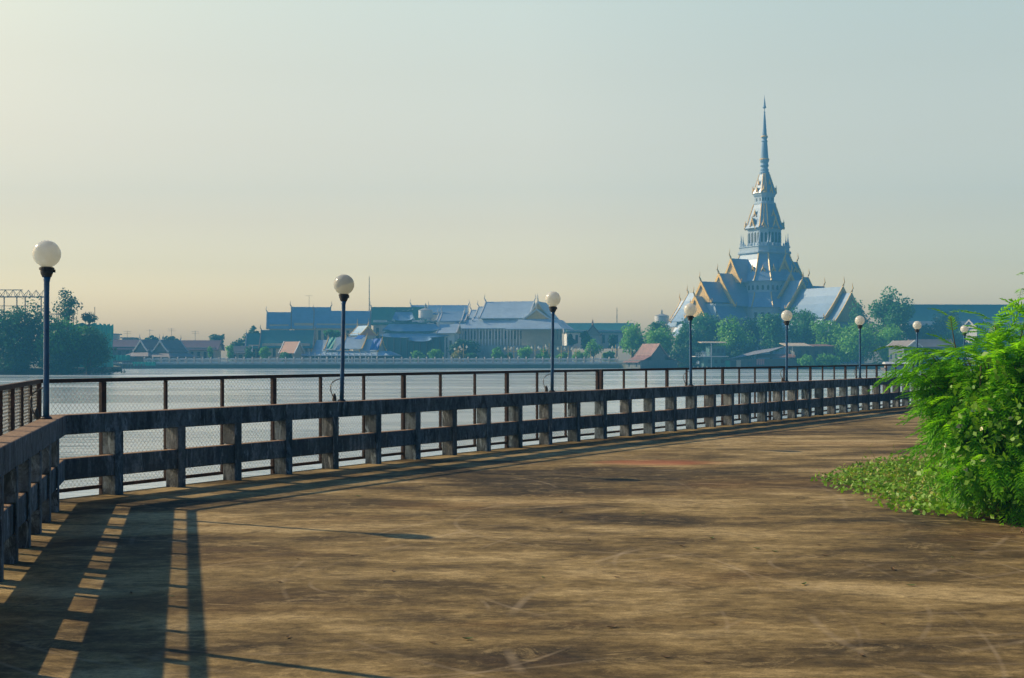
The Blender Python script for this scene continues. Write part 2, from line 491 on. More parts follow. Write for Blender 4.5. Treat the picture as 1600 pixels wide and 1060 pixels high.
class Line:
    """a polyline with an arc-length parameter; off > 0 is the river side"""
    def __init__(self, pts, side):
        p = np.array(pts, float)
        t = np.linspace(0, 1, len(p)); n = 400
        # Catmull-Rom through the survey points
        out = []
        for i in range(len(p) - 1):
            p0 = p[max(i - 1, 0)]; p1 = p[i]; p2 = p[i + 1]; p3 = p[min(i + 2, len(p) - 1)]
            for u in np.linspace(0, 1, 40, endpoint=False):
                out.append(.5 * ((2 * p1) + (-p0 + p2) * u + (2 * p0 - 5 * p1 + 4 * p2 - p3) * u * u + (-p0 + 3 * p1 - 3 * p2 + p3) * u ** 3))
        out.append(p[-1])
        self.p = np.array(out)
        self.s = np.r_[0, np.cumsum(np.linalg.norm(np.diff(self.p, axis=0), axis=1))]
        self.side = side
        self.len = self.s[-1]
    def at(self, s, off=0.0):
        x = np.interp(s, self.s, self.p[:, 0]); y = np.interp(s, self.s, self.p[:, 1])
        e = .3
        a, b = max(0, s - e), min(self.len, s + e)
        t = np.array([np.interp(b, self.s, self.p[:, 0]) - np.interp(a, self.s, self.p[:, 0]),
                      np.interp(b, self.s, self.p[:, 1]) - np.interp(a, self.s, self.p[:, 1])])
        t /= np.linalg.norm(t)
        n = np.array([-t[1], t[0]]) * self.side
        if s < 0: x += t[0] * s; y += t[1] * s
        return np.array([x, y]) + n * off, t, n

RL = Line(line_pts, 1)      # along the river to the right
LL = Line(left_pts, -1)     # back towards and past the camera on the left

def meet(off):
    """corner point of the two lines at an offset"""
    a, ta, _ = RL.at(0, off); b, tb, _ = LL.at(0, off)
    A = np.array([[ta[0], -tb[0]], [ta[1], -tb[1]]])
    k = np.linalg.solve(A, b - a)
    return a + ta * k[0], k[0], k[1]

def sweep(mb, line, s0, s1, o0, o1, z0, z1, step=.5, start=None):
    """a bar following the line: rectangle offsets o0..o1, heights z0..z1"""
    n = max(2, int((s1 - s0) / step) + 1)
    vs = []; fs = []
    for i, s in enumerate(np.linspace(s0, s1, n)):
        for (o, z) in ((o0, z0), (o1, z0), (o1, z1), (o0, z1)):
            p = line.at(s, o)[0]
            if i == 0 and start: p = start(o)
            vs.append((p[0], p[1], z))
    for i in range(n - 1):
        for k in range(4):
            fs.append((i * 4 + k, i * 4 + (k + 1) % 4, i * 4 + 4 + (k + 1) % 4, i * 4 + 4 + k))
    fs += [(3, 2, 1, 0), tuple((n - 1) * 4 + k for k in range(4))]
    mb.add(vs, fs)

EDGE = .225
poly = [tuple(LL.at(s, EDGE)[0]) for s in np.linspace(LL.len, .3, 26)]
poly.append(tuple(meet(EDGE)[0]))
poly += [tuple(RL.at(s, EDGE)[0]) for s in np.linspace(.3, RL.len, 40)]
poly += [(40, 60), (70, 60), (70, -12), (-2.5, -12)]
mb = MB().prism([(x, y, -.45) for x, y in poly], (0, 0, .45))
structure("pavement", mb, M['deck'])

WATER = -2.0
mb = MB().add([(-590, -55, WATER), (590, -55, WATER), (590, 690, WATER), (-590, 690, WATER)], [(0, 1, 2, 3)])
structure("water", mb, M['water'])

LAND = -.8
shore = [(-588, 232), (-101, 237), (-88, 246), (-93, 290), (-121, 360), (32, 360), (36, 352), (90, 342), (180, 335), (330, 322), (588, 315), (588, 688), (-588, 688)]
mb = MB().prism([(x, y, -3.0) for x, y in shore], (0, 0, 3.0 + LAND))
structure("terrain", mb, M['land'])

# ------------------------------------------------------------------ concrete guard rails
def guard_rail(name, label, line, s_end, s_post0, spacing, depth, seg, seed):
    r = random.Random(seed)
    p0 = line.at(0, .1)[0]
    t = thing(name, label, "guard rail", (p0[0], p0[1], 0))
    corner = (lambda o: meet(o)[0])
    edges = [0.0] + list(np.arange(seg, s_end - 1, seg)) + [s_end]
    for i in range(len(edges) - 1):
        a, b = edges[i] + (.006 if i else 0), edges[i + 1] - .006
        top = MB(); sweep(top, line, a, b, 0.0, .20, .73, .95, .4, corner if i == 0 else None)
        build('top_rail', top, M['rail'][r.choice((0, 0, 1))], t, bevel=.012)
        low = MB(); sweep(low, line, a, b, .012, .15, .225, .465, .4, corner if i == 0 else None)
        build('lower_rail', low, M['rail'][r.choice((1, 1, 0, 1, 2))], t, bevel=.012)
    s = s_post0
    while s < s_end - .1:
        p, ta, n = line.at(s, -.012 + depth / 2)
        w = .125
        m_ = MB()
        q = r.uniform(-.008, .008)
        for z0, z1 in ((0, .223), (.467, .728)):
            m_.obox(p, ta, w, depth, z0 if z0 else -.02, z1)
        m_.obox(line.at(s, -.006)[0], ta, w - .01, .014, .2, .75)
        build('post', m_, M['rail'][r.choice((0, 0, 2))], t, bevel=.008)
        s += spacing
    return t

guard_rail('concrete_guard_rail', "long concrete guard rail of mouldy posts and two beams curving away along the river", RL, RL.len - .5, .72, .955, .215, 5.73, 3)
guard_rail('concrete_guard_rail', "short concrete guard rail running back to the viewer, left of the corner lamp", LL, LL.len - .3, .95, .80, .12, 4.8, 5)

# ------------------------------------------------------------------ rusty fences
FO = .30
def chain(line, s0, s1, z0, z1, off, cw=.029, ch=.064, r=.0021):
    """real woven wire: each wire zigzags up and hooks the next one"""
    V = []; Fc = []; base = 0
    ns = int((s1 - s0) / cw)
    nz = int((z1 - z0) / (ch / 2))
    zs = np.linspace(z0, z1, nz + 1)
    for i in range(ns):
        s = s0 + i * cw
        (p, t, n) = line.at(s, off); (q, _, _) = line.at(s + cw, off)
        k = np.arange(nz + 1)
        u = ((k + i) % 2)[:, None]
        xy = p[None] * (1 - u) + q[None] * u
        # triangular section
        secs = []
        for (a, b) in ((-1, -.6), (1, -.6), (0, 1)):
            o = np.array([t[0] * a + n[0] * b, t[1] * a + n[1] * b]) * r
            secs.append(np.c_[xy + o[None], zs])
        ring = np.stack(secs, 1).reshape(-1, 3)
        V.append(ring)
        kk = np.arange(nz)
        for e in range(3):
            a = base + kk * 3 + e; b = base + kk * 3 + (e + 1) % 3
            Fc.append(np.c_[a, b, b + 3, a + 3])
        base += len(ring)
    return np.concatenate(V), np.concatenate(Fc)

def fence(label, line, s0, s1, posts, mesh_on, corner):
    p0 = line.at(s0, FO)[0]
    t = thing('wire_mesh_fence' if mesh_on else 'rail_fence', label, "fence", (p0[0], p0[1], 0))
    cf = (lambda o: meet(o)[0]) if corner else None
    m_ = MB(); sweep(m_, line, s0, s1, FO - .025, FO + .025, 1.30, 1.345, .5, cf)
    build('top_rail', m_, M['rust'], t)
    m_ = MB(); sweep(m_, line, s0, s1, FO - .02, FO + .02, .06, .10, .5, cf)
    build('bottom_rail', m_, M['rust'], t)
    for s, thick in posts:
        p, ta, n = line.at(s, FO)
        m_ = MB(); w = .068 if thick else .036
        m_.obox(p, ta, w, .05 if thick else .036, -.12 if thick else .101, 1.299)
        if thick:   # bracket back to the slab edge
            q = line.at(s, (EDGE + FO) / 2 + .0)[0]
            m_.obox(q, n, FO - EDGE + .02, .05, -.11, -.05)
        build('post', m_, M['rust'], t)
    if mesh_on:
        v, f = chain(line, s0 + .03, s1 - .03, .10, 1.30, FO)
        mesh_obj('wire_mesh', v, f, M['wire'], t)
    return t

def post_list(s0, first, s_end, sp=.943, k0=0):
    out = []; s = first; k = k0
    while s < s_end:
        out.append((s, k % 3 == 0)); s += sp; k += 1
    return out
JOIN = 12.42
c_s = meet(FO)[1]
fence("rusty wire mesh fence from the corner lamp to the doubled post midway along", RL, 0, JOIN,
      [(.74 + .955 * i, i % 3 == 0) for i in range(12)] + [(JOIN - .035, True)], True, True)
far_posts = [(JOIN + .11, True)] + [(JOIN + .06 + .921 * i, i % 3 == 0) for i in range(1, 42)]
fence("rusty fence of open bars beyond the doubled post, running on to the leafy bush", RL, JOIN + .075, RL.len - .5,
      far_posts, False, False)
lf = [(.0, True)] + [(.62 + .72 * i, i % 3 == 2) for i in range(0, 25)]
fence("rusty fence with wire mesh behind the short guard rail at the left edge", LL, 0, LL.len - .5, lf[1:] + [(-.15, True)], True, True)

# ------------------------------------------------------------------ globe lamps
def lamp_height(globe_y, d): return Z(globe_y, d)
def make_lamp(half_grey=False, h=1.74):
    t = bpy.data.objects.new('globe_lamp', None); COL.objects.link(t)
    pole = MB().lathe((0, 0, 0), [(.032, 0), (.030, .4), (.027, h - .42), (.029, h - .30), (.042, h - .24)], 14)
    build('pole', pole, M['pole'], t, True)
    fl = MB().lathe((0, 0, 0), [(.060, .0), (.060, .012), (.040, .03)], 12)
    build('base_flange', fl, M['collar'], t)
    co = MB().lathe((0, 0, 0), [(.046, h - .24), (.056, h - .215), (.062, h - .20), (.064, h - .17), (.076, h - .165), (.076, h - .145), (.06, h - .135)], 16)
    for k in range(3):
        an = k * 2.09 + .5
        co.frame((math.cos(an) * .074 - .008, math.sin(an) * .074 - .008, h - .19), (.018, 0, 0), (0, .018, 0), (0, 0, .03))
    build('collar', co, M['collar'], t)
    n, R = 32, .148
    prof = []
    for i in range(1, 24):
        a = math.pi * i / 24
        prof.append((R * math.sin(a), -R * math.cos(a)))
    g = MB().lathe((0, 0, 0), prof, n)
    go = build('globe', g, M['globe_two_tone' if half_grey else 'globe'], t, True)
    go.location = (0, 0, h)
    pts = []
    for i in range(9):
        u = i / 8
        pts.append((-.02 - .16 * math.sin(u * 2.6) * (1 - .15 * u), .03 * math.sin(u * 5), .33 - .32 * u + .06 * math.sin(u * 3.1)))
    cb = MB().tube([(-.03, 0, .30)] + pts, .008, 6)
    cb.lathe((-.11, .02, 0), [(.03, 0), (.034, .03), (.02, .09), (.012, .11)], 8)
    build('cable', cb, M['cable'], t, True)
    return t
lamp0 = make_lamp()
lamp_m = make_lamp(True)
spec = [  # arc position, globe row in the photo, lean, line, label
    (RL, -.02, 397, .004, "globe lamp on the corner of the two guard rails, biggest and tallest in view"),
    (RL, 4.80, 445, .020, "globe lamp with a half grey, half cream globe, next after the corner lamp"),
    (RL, 10.5, 467.5, .010, "globe lamp with a yellowish globe before the big Thai hall, at mid rail"),
    (RL, 16.0, 484, -.010, "globe lamp standing before the left foot of the spired temple and the red roofed boathouse"),
    (RL, 21.4, 493.5, .002, "globe lamp standing directly below the temple spire"),
    (RL, 27.0, 501, -.004, "globe lamp standing in front of the tallest tree right of the temple"),
    (RL, 32.5, 508.5, .006, "globe lamp peeping over the bush's left tip, next to the porch house"),
    (RL, 37.9, 514.5, .0, "globe lamp farthest along the rail, mostly hidden behind the bush"),
    (LL, 6.3, None, .0, "globe lamp on the short guard rail, outside the left edge, casting a thin shadow"),
]
for i, (ln, s, gy, lean, lab) in enumerate(spec):
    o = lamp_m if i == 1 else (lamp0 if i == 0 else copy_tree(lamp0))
    p = ln.at(max(s, 0), .11)[0] if i else np.array([-4.835, 12.62])
    o.location = (p[0], p[1], .95)
    if gy:
        h = Z(gy, p[1]) - .95
        k = h / 1.74
        o.scale = (1, 1, 1)
        for ch in o.children:      # heights differ a little from lamp to lamp
            nm = ch.name.split('.')[0]
            if nm == 'globe':
                ch.location.z = h
                if i == 0: ch.scale = (.95, .95, .95)
            elif nm == 'collar': ch.location.z = h - 1.74
            elif nm == 'pole': ch.scale.z = h / 1.74
    o.rotation_euler = (0, lean, rnd.uniform(-.5, .5) if i > 1 else 0)
    tag(o, lab, "lamp", "white globe lamps on the guard rails")

# ------------------------------------------------------------------ Thai roofs
def prof_pts(w, zr, ze, lift=0.0, n=4):
    """concave Thai roof profile, half width w: list of (t, z) from left eave to right eave"""
    D = zr - ze; half = []
    for i in range(n + 1):
        u = i / n                      # 0 ridge .. 1 eave
        half.append((w * u, zr - D * (1.18 * u - .18 * u * u) + lift))
    return [(-t, z) for t, z in reversed(half)] + half[1:]

class Roof:
    """collects roof, barge boards and gables for one axis"""
    def __init__(self, o, yaw):
        self.o = Vector((o[0], o[1], 0))
        self.a = Vector((math.cos(yaw), math.sin(yaw), 0)); self.b = Vector((-self.a.y, self.a.x, 0))
        self.roof = MB(); self.trim = []; self.gable = []; self.wall = []; self.cols = []; self.win = []
    def P(self, r, t, z): return self.o + self.a * r + self.b * t + Vector((0, 0, z))
    def seg(self, r0, r1, w, zr, ze, ends=(False, True), th=.3, horn=1.0, trim_w=.5, gable=True, wall_to=None):
        top = prof_pts(w, zr, ze); bot = prof_pts(w, zr - th, ze - th * .6)
        poly = [self.P(r0, t, z) for t, z in top] + [self.P(r0, t * .985, z) for t, z in reversed(bot)]
        self.roof.prism(poly, self.a * (r1 - r0))
        for e, r, s in ((ends[0], r0, -1), (ends[1], r1, 1)):
            if not e: continue
            tm = MB(); self.trim.append(tm)
            up = prof_pts(w * 1.015, zr + .18 * trim_w * 2, ze + .1); dn = prof_pts(w * 1.0, zr - trim_w * 1.3, ze - trim_w * .7)
            poly = [self.P(r + s * .02, t, z) for t, z in up] + [self.P(r + s * .02, t, z) for t, z in reversed(dn)]
            tm.prism(poly, self.a * (s * .3))
            if horn:
                h = horn
                q = lambda dr, z: self.P(r + s * dr, 0, z)
                tm.tube([q(.1, zr - .2), q(.35 * h, zr + .5 * h), q(.75 * h, zr + 1.1 * h), q(.55 * h, zr + 1.8 * h), q(.5 * h, zr + 2.6 * h)],
                               [.26 * h, .24 * h, .17 * h, .10 * h, .02 * h], 5)
                for sg in (-1, 1):
                    g = lambda t, z: self.P(r + s * .15, sg * (w + t), ze + z)
                    tm.tube([g(-.3, -.1), g(.25 * h, .1), g(.4 * h, .5 * h), g(.3 * h, 1.0 * h)], [.2 * h, .18 * h, .12 * h, .03 * h], 5)
            if gable:
                gp = prof_pts(w * .93, zr - th - .15, ze - .1)
                poly = [self.P(r - s * .5, t, z) for t, z in gp]
                self.gable.append(MB().prism(poly, self.a * (s * .25)))
    def skirt(self, r0, r1, w0, w1, z1, z0, th=.25, end=0):
        """lean-to roofs on both sides, and across the end if asked (z1 top, z0 eave)"""
        for sg in (-1, 1):
            poly = [self.P(r0, sg * w0, z1), self.P(r0, sg * (w0 + w1) / 2, (z1 + z0) / 2 - .06 * (z1 - z0)), self.P(r0, sg * w1, z0),
                    self.P(r0, sg * w1, z0 - th), self.P(r0, sg * w0, z1 - th)]
            self.roof.prism(poly, self.a * (r1 - r0))
        if end:
            for s, r in ((-1, r0), (1, r1)):
                if end != 2 and s != end: continue
                dl = (w1 - w0)
                vs = [self.P(r, -w0, z1 - .02), self.P(r, w0, z1 - .02), self.P(r + s * dl, w1, z0 - .02), self.P(r + s * dl, -w1, z0 - .02),
                      self.P(r, -w0, z1 - th), self.P(r, w0, z1 - th), self.P(r + s * dl, w1, z0 - th), self.P(r + s * dl, -w1, z0 - th)]
                self.roof.add(vs, [(0, 1, 2, 3), (7, 6, 5, 4), (0, 3, 7, 4), (1, 5, 6, 2), (2, 6, 7, 3), (0, 4, 5, 1)])
                for sg in (-1, 1):   # hip corners
                    vs = [self.P(r, sg * w0, z1 - .01), self.P(r + s * dl, sg * w1, z0 - .01), self.P(r, sg * w1, z0 - .01), self.P(r, sg * w1, z0 - th)]
                    self.roof.add(vs, [(0, 1, 2), (0, 3, 1), (1, 3, 2)])
    def body(self, r0, r1, w, z0, z1, bays=0, wins=0, ww=.7, wh=None, colr=.0, coff=1.2, sides=None, zc=None):
        self.wall.append(MB().prism([self.P(r0, -w, z0), self.P(r1, -w, z0), self.P(r1, w, z0), self.P(r0, w, z0)], (0, 0, z1 - z0)))
        L = r1 - r0; wh = wh or (z1 - z0) * .45
        # only the flank that faces the river is fitted out
        sides = sides or ((-1,) if self.b.y > 0 else (1,))
        for sg in sides:
            for i in range(wins):
                r = r0 + L * (i + .5) / wins
                zc_ = z0 + (z1 - z0) * .5
                self.win.append(MB().frame(self.P(r - ww / 2, sg * (w - .05), zc_ - wh / 2), self.a * ww, self.b * (sg * .12), (0, 0, wh)))
            if bays:
                for i in range(bays + 1):
                    r = r0 + L * i / bays
                    self.cols.append(MB().frame(self.P(r - colr, sg * (w + coff) - colr, z0), self.a * 2 * colr, self.b * 2 * colr, (0, 0, z1 - z0)))
    def make(self, parent, roofm, trimm, gablem=None, wallm=None, colm=None, roof_name='roof'):
        r = build(roof_name, self.roof, roofm, parent) if self.roof.v else None
        for m_ in self.trim: build('barge_board', m_, trimm, r or parent)
        for m_ in self.gable: build('gable', m_, gablem or trimm, parent)
        w = None
        for m_ in self.wall: w = build('wall', m_, wallm, parent)
        for m_ in self.win: build('window', m_, M['glass'], w or parent)
        for m_ in self.cols: build('column', m_, colm or wallm, parent)

# ------------------------------------------------------------------ the spired temple
TC = Vector((X(1194.5, 420), 420, 0)); TH = math.radians(31)
temple = thing('spired_temple', "huge grey roofed Thai temple with gilded gables and one tall pointed spire", "temple", (TC.x, TC.y, LAND))
yA = math.pi + TH            # left and a little toward the river
yB = -math.pi / 2 + TH       # toward the river and right
arms = [  # yaw, tiers: (r0, r1, w, ridge z, eave z)
    (yA, [(6, 15, 5.0, 34.8, 26.6), (6, 20.3, 8.3, 29.6, 18.4), (14, 28, 5.2, 26.6, 19.6), (20, 30.6, 5.2, 21.6, 14.8)]),
    (yA + math.pi, [(6, 15, 5.0, 34.8, 26.6), (6, 20.3, 8.3, 29.6, 18.4), (14, 28, 5.2, 26.6, 19.6), (20, 30.6, 5.2, 21.6, 14.8)]),
    (yB, [(6, 9.6, 5.0, 34.8, 26.8), (6, 12.6, 8.0, 29.6, 18.6), (8, 17.8, 7.2, 27.0, 17.3), (12, 36, 8.0, 23.9, 14.0), (34, 39.6, 7.2, 21.7, 12.6)]),
    (yB + math.pi, [(6, 9.6, 5.0, 34.8, 26.8), (6, 12.6, 8.0, 29.6, 18.6), (8, 17.8, 7.2, 27.0, 17.3), (12, 41, 8.4, 25.2, 14.4), (34, 45.5, 7.4, 22.6, 12.6)]),
]
for k, (yw, tiers) in enumerate(arms):
    R_ = Roof(TC, yw)
    for (r0, r1, w, zr, ze) in tiers:
        R_.seg(r0, r1, w, zr, ze, (False, True), .35, 1.25, .92)
    if k < 2:
        R_.skirt(16, 28, 6.5, 9.5, 18.4, 14.0); R_.skirt(20, 30.6, 5.6, 8.2, 13.6, 10.6)
        R_.body(10, 27.5, 6.6, LAND, 19.0, 0, 5, 1.1, 3.2); R_.body(27.0, 29.9, 4.8, LAND, 14.6)
    else:
        R_.skirt(14, 36, 8.4, 11.2, 13.4, 9.9); R_.skirt(34, 39.6, 7.6, 9.8, 12.2, 9.2)
        R_.body(10, 35.2, 7.6, LAND, 14.2, 0, 7, 1.1, 3.6); R_.body(35.1, 38.8, 6.8, LAND, 12.9)
    R_.make(temple, M['pale_roof'], M['gold'], M['gable'], M['temple_wall'])

def octa(h, c):
    """square of half size h with corners cut by c, in the temple's own axes"""
    pts = [(h, h - c), (h - c, h), (-(h - c), h), (-h, h - c), (-h, -(h - c)), (-(h - c), -h), (h - c, -h), (h, -(h - c))]
    a = Vector((math.cos(TH), math.sin(TH))); b = Vector((-a.y, a.x))
    return [Vector((TC.x, TC.y)) + a * p + b * q for p, q in pts]
def frusta(mb, levels):
    n = 8; vs = []; fs = []
    for h, c, z in levels:
        vs += [(p.x, p.y, z) for p in octa(h, c)]
    for i in range(len(levels) - 1):
        for k in range(n):
            fs.append((i * n + k, i * n + (k + 1) % n, i * n + n + (k + 1) % n, i * n + n + k))
    fs += [tuple(range(n - 1, -1, -1)), tuple((len(levels) - 1) * n + k for k in range(n))]
    mb.add(vs, fs)
def ribs(parent, levels, r, off=.06, mid=False):
    """gilded ribs along every corner (and mid facet)"""
    rows = []
    for h, c, z in levels:
        rows.append([(p.x, p.y, z + off) for p in octa(h, c)])
    for k in range(8):
        build('rib', MB().tube([Vector(row[k]) for row in rows], r, 4), M['gold'], parent)
    if mid:
        for k in range(0, 8, 2):
            build('rib', MB().tube([(Vector(row[k]) + Vector(row[(k + 1) % 8])) / 2 for row in rows], r, 4), M['gold'], parent)

cw = MB(); frusta(cw, [(14.4, 4.6, LAND), (14.4, 4.6, 18.2)]); frusta(cw, [(11.3, 3.7, 22.0), (11.3, 3.7, 27.3)])
core = build('core_wall', cw, M['temple_wall'], temple)
cr = MB()
lv1 = [(15.2, 4.9, 17.9), (12.6, 4.1, 21.2), (11.6, 3.8, 23.0)]
lv2 = [(12.2, 4.0, 26.9), (9.6, 3.1, 30.6), (7.7, 2.5, 34.4), (7.0, 2.3, 36.6)]
frusta(cr, lv1); frusta(cr, lv2)
co = build('core_roof', cr, M['pale_roof'], temple)
ribs(co, lv1, .2); ribs(co, lv2, .27)

def facet_frame(h, c, k):
    """centre, outward unit and along unit of facet k"""
    o = octa(h, c); p, q = o[k], o[(k + 1) % 8]
    al = (q - p).normalized(); m_ = (p + q) / 2; out = Vector((al.y, -al.x))
    if out.dot(m_ - Vector((TC.x, TC.y))) < 0: out = -out
    return m_, out, al, (q - p).length
def facet_windows(parent, h, c, ks, z0, z1, n, ww, arch=True):
    for k in ks:
        m_, out, al, L = facet_frame(h, c, k)
        for i in range(n):
            cpos = m_ + al * (L * ((i + .5) / n - .5))
            pts = []
            prof = [(-ww / 2, z0), (ww / 2, z0), (ww / 2, z1 - ww * .6), (0, z1), (-ww / 2, z1 - ww * .6)] if arch else [(-ww / 2, z0), (ww / 2, z0), (ww / 2, z1), (-ww / 2, z1)]
            for t, z in prof:
                p = cpos + al * t - out * .06
                pts.append((p.x, p.y, z))
            build('window', MB().prism(pts, (out.x * .14, out.y * .14, 0)), M['glass'], parent)
facet_windows(core, 11.3, 3.7, range(0, 8, 2), 23.9, 25.6, 3, .75)
facet_windows(core, 11.3, 3.7, range(1, 8, 2), 23.9, 25.6, 8, .75)
facet_windows(core, 14.4, 4.6, range(0, 8, 2), 13.6, 16.2, 3, .9, False)

def small_gable(nm, fill, parent, m_, out, al, z0, z1, w, deep=.5):
    """pointed gilded arch standing on a facet"""
    base = m_ + out * deep
    mb_t, mb_g = MB(), MB()
    def pt(t, z): q = base + al * t; return Vector((q.x, q.y, z))
    mb_t.tube([pt(-w * 1.1, z0 + .2), pt(-w, z0), pt(-w * .45, z0 + (z1 - z0) * .45), pt(0, z1), pt(0, z1 + .9)], [.12, .30, .28, .22, .04], 5)
    mb_t.tube([pt(w * 1.1, z0 + .2), pt(w, z0), pt(w * .45, z0 + (z1 - z0) * .45), pt(0, z1)], [.12, .30, .28, .22], 5)
    g = [pt(-w, z0), pt(w, z0), pt(w * .45, z0 + (z1 - z0) * .45), pt(0, z1), pt(-w * .45, z0 + (z1 - z0) * .45)]
    mb_g.prism([p - Vector((out.x, out.y, 0)) * .12 for p in g], Vector((-out.x, -out.y, 0)) * (deep + .5))
    build('trim', mb_t, M['gold'], build(nm, mb_g, fill, parent))
# dormers on the pyramid
for k in range(8):
    m_, out, al, L = facet_frame(9.6, 3.1, k)
    if k % 2 == 0: small_gable('dormer', M['glass'], temple, m_, out, al, 30.0, 31.6, .75, .25)
    else:
        for t in (-.38, .38):
            small_gable('dormer', M['glass'], temple, m_ + al * L * t, out, al, 30.2, 31.9, .8, .25)

# terrace with its small spires
te = MB()
frusta(te, [(7.2, 2.4, 36.5), (7.6, 2.5, 36.9), (7.6, 2.5, 37.4), (7.1, 2.35, 37.6), (7.1, 2.35, 38.9), (7.35, 2.4, 39.0), (7.35, 2.4, 39.25)])
for k in range(8):
    m_, out, al, L = facet_frame(7.1, 2.35, k)
    nb = 6 if k % 2 else 3
    for i in range(nb):
        p = m_ + al * (L * ((i + .5) / nb - .5)) - out * .25
        te.lathe((p.x, p.y, 39.25), [(.22, 0), (.22, .5), (.30, .55), (.16, .9), (.02, 1.2)], 6)
terr = build('terrace', te, M['temple_wall'], temple)
o8 = octa(6.7, 2.2)
for k in range(8):
    for dx in (0, 1):
        p = o8[k].lerp(o8[(k + 1) % 8], .12 if dx else -.0)
        build('small_spire', MB().lathe((p.x, p.y, 39.2), [(.34, 0), (.34, .8), (.46, 1.0), (.36, 1.5), (.2, 1.9), (.24, 2.0), (.10, 3.0), (.02, 4.6)], 6), M['temple_wall'], temple)

# drum, cone roofs, spire
dr = MB(); frusta(dr, [(4.9, 1.9, 39.0), (4.9, 1.9, 45.0), (5.3, 2.0, 45.4), (5.3, 2.0, 45.8)])
drum = build('drum', dr, M['temple_wall'], temple)
facet_windows(drum, 4.9, 1.9, range(1, 8, 2), 40.6, 44.2, 4, .8); facet_windows(drum, 4.9, 1.9, range(0, 8, 2), 40.6, 44.0, 2, .7)
lv3 = [(5.9, 2.2, 45.6), (5.0, 1.9, 47.0), (4.3, 1.6, 49.8), (3.6, 1.35, 52.4), (3.15, 1.2, 54.0)]
c3 = MB(); frusta(c3, lv3)
con = build('cone_roof', c3, M['pale_roof'], temple)
ribs(con, lv3, .2, .05, True)
for k in range(1, 8, 2):
    m_, out, al, L = facet_frame(5.0, 1.9, k)
    small_gable('niche', M['blue_gable'], temple, m_, out, al, 45.2, 49.0, 1.7, .6)
    m_, out, al, L = facet_frame(4.1, 1.55, k)
    small_gable('niche', M['blue_gable'], temple, m_, out, al, 49.6, 51.4, .7, .3)
for k in range(0, 8, 2):
    m_, out, al, L = facet_frame(5.4, 2.0, k)
    small_gable('niche', M['blue_gable'], temple, m_, out, al, 45.4, 47.6, .9, .3)
rg = MB(); frusta(rg, [(3.3, 1.25, 53.9), (3.3, 1.25, 54.4), (2.8, 1.1, 54.6), (2.8, 1.1, 56.4), (3.2, 1.2, 57.0), (3.4, 1.3, 57.6), (3.4, 1.3, 58.0)])
rgo = build('ring_storey', rg, M['temple_wall'], temple)
facet_windows(rgo, 2.8, 1.1, range(8), 55.0, 56.2, 2, .4)
lv4 = [(3.6, 1.35, 57.7), (3.0, 1.1, 59.0), (2.2, .82, 61.8), (1.5, .56, 64.4)]
c4 = MB(); frusta(c4, lv4); con2 = build('upper_cone_roof', c4, M['pale_roof'], temple)
ribs(con2, lv4, .16, .04, True)
for k in range(8):
    m_, out, al, L = facet_frame(3.2, 1.2, k)
    small_gable('niche', M['blue_gable'], temple, m_, out, al, 57.7, 59.6, .62, .25)
    if k % 2:
        m_, out, al, L = facet_frame(2.4, .9, k); small_gable('niche', M['blue_gable'], temple, m_, out, al, 60.6, 61.8, .4, .2)
s_ = MB().lathe((TC.x, TC.y, 0), [(1.6, 64.30), (1.75, 64.60), (1.75, 65.10), (1.35, 65.40), (1.5, 66.00), (1.2, 66.40), (1.15, 66.90), (1.55, 67.40), (1.3, 67.90), (1.2, 68.30), (1.55, 68.90), (1.62, 69.54), (1.38, 69.89),
     (1.28, 71.24), (1.1, 73.92), (.95, 75.44)], 12)
s_.lathe((TC.x, TC.y, 0), [(.92, 75.44), (1.12, 75.89), (.85, 76.25), (.80, 76.70), (1.15, 77.14), (.95, 77.59), (.85, 77.95), (.62, 80.64), (.42, 83.77), (.22, 85.65), (.34, 86.00), (.10, 86.27)], 12)
s_.lathe((TC.x, TC.y, 0), [(.10, 86.23), (.12, 87.08), (.62, 87.44), (.62, 87.62), (.42, 87.97), (.34, 88.96), (.2, 89.94), (.09, 90.84), (.02, 91.91)], 10)
sp = build('spire', s_, M['pale_roof'], temple, False)
s2 = MB().lathe((TC.x, TC.y, 0), [(1.4, 69.31), (1.68, 69.45), (1.68, 69.72), (1.4, 69.85)], 12)
s2.lathe((TC.x, TC.y, 0), [(1.0, 77.23), (1.2, 77.32), (1.2, 77.59), (.9, 77.73)], 12)
build('gilded_ring', s2, M['gold'], sp)

# ------------------------------------------------------------------ far-bank halls
def hall(name, label, xc, d, yaw, L, W, y_ridge, y_eave, y_base, roofm, trimm, gablem, wallm, tiers=1, horn=.8, windows=6, skirt=None, cols=0, cat="hall", ends=(True, True)):
    c = px(xc, 0, d)
    t = thing(name, label, cat, (c.x, c.y, LAND))
    R_ = Roof(c, math.radians(yaw))
    zr, ze, zb = Z(y_ridge, d), Z(y_eave, d), max(LAND, Z(y_base, d))
    step = (zr - ze) * .16
    for i in range(tiers):
        l = L / 2 * (1 - .24 * (tiers - 1 - i) / max(1, tiers - 1) if tiers > 1 else 1)
        R_.seg(-l, l, W / 2 * (1 - .02 * i), zr - step * i, ze - step * i * .4, ends, .3, horn, .4)
    top = ze - step * (tiers - 1) * .4
    if skirt:
        R_.skirt(-L / 2, L / 2, W / 2 * 1.0, W / 2 + skirt[0], top - .3, top - .3 - skirt[1], .2, 2)
    R_.body(-L / 2 + .8, L / 2 - .8, W / 2 - .7, zb, top + (zr - ze) * .25, cols, windows, .9, None, .22, (skirt[0] if skirt else 1.0))
    R_.make(t, roofm, trimm, gablem, wallm, M['white_wall'])
    return t
m400 = 400 / F
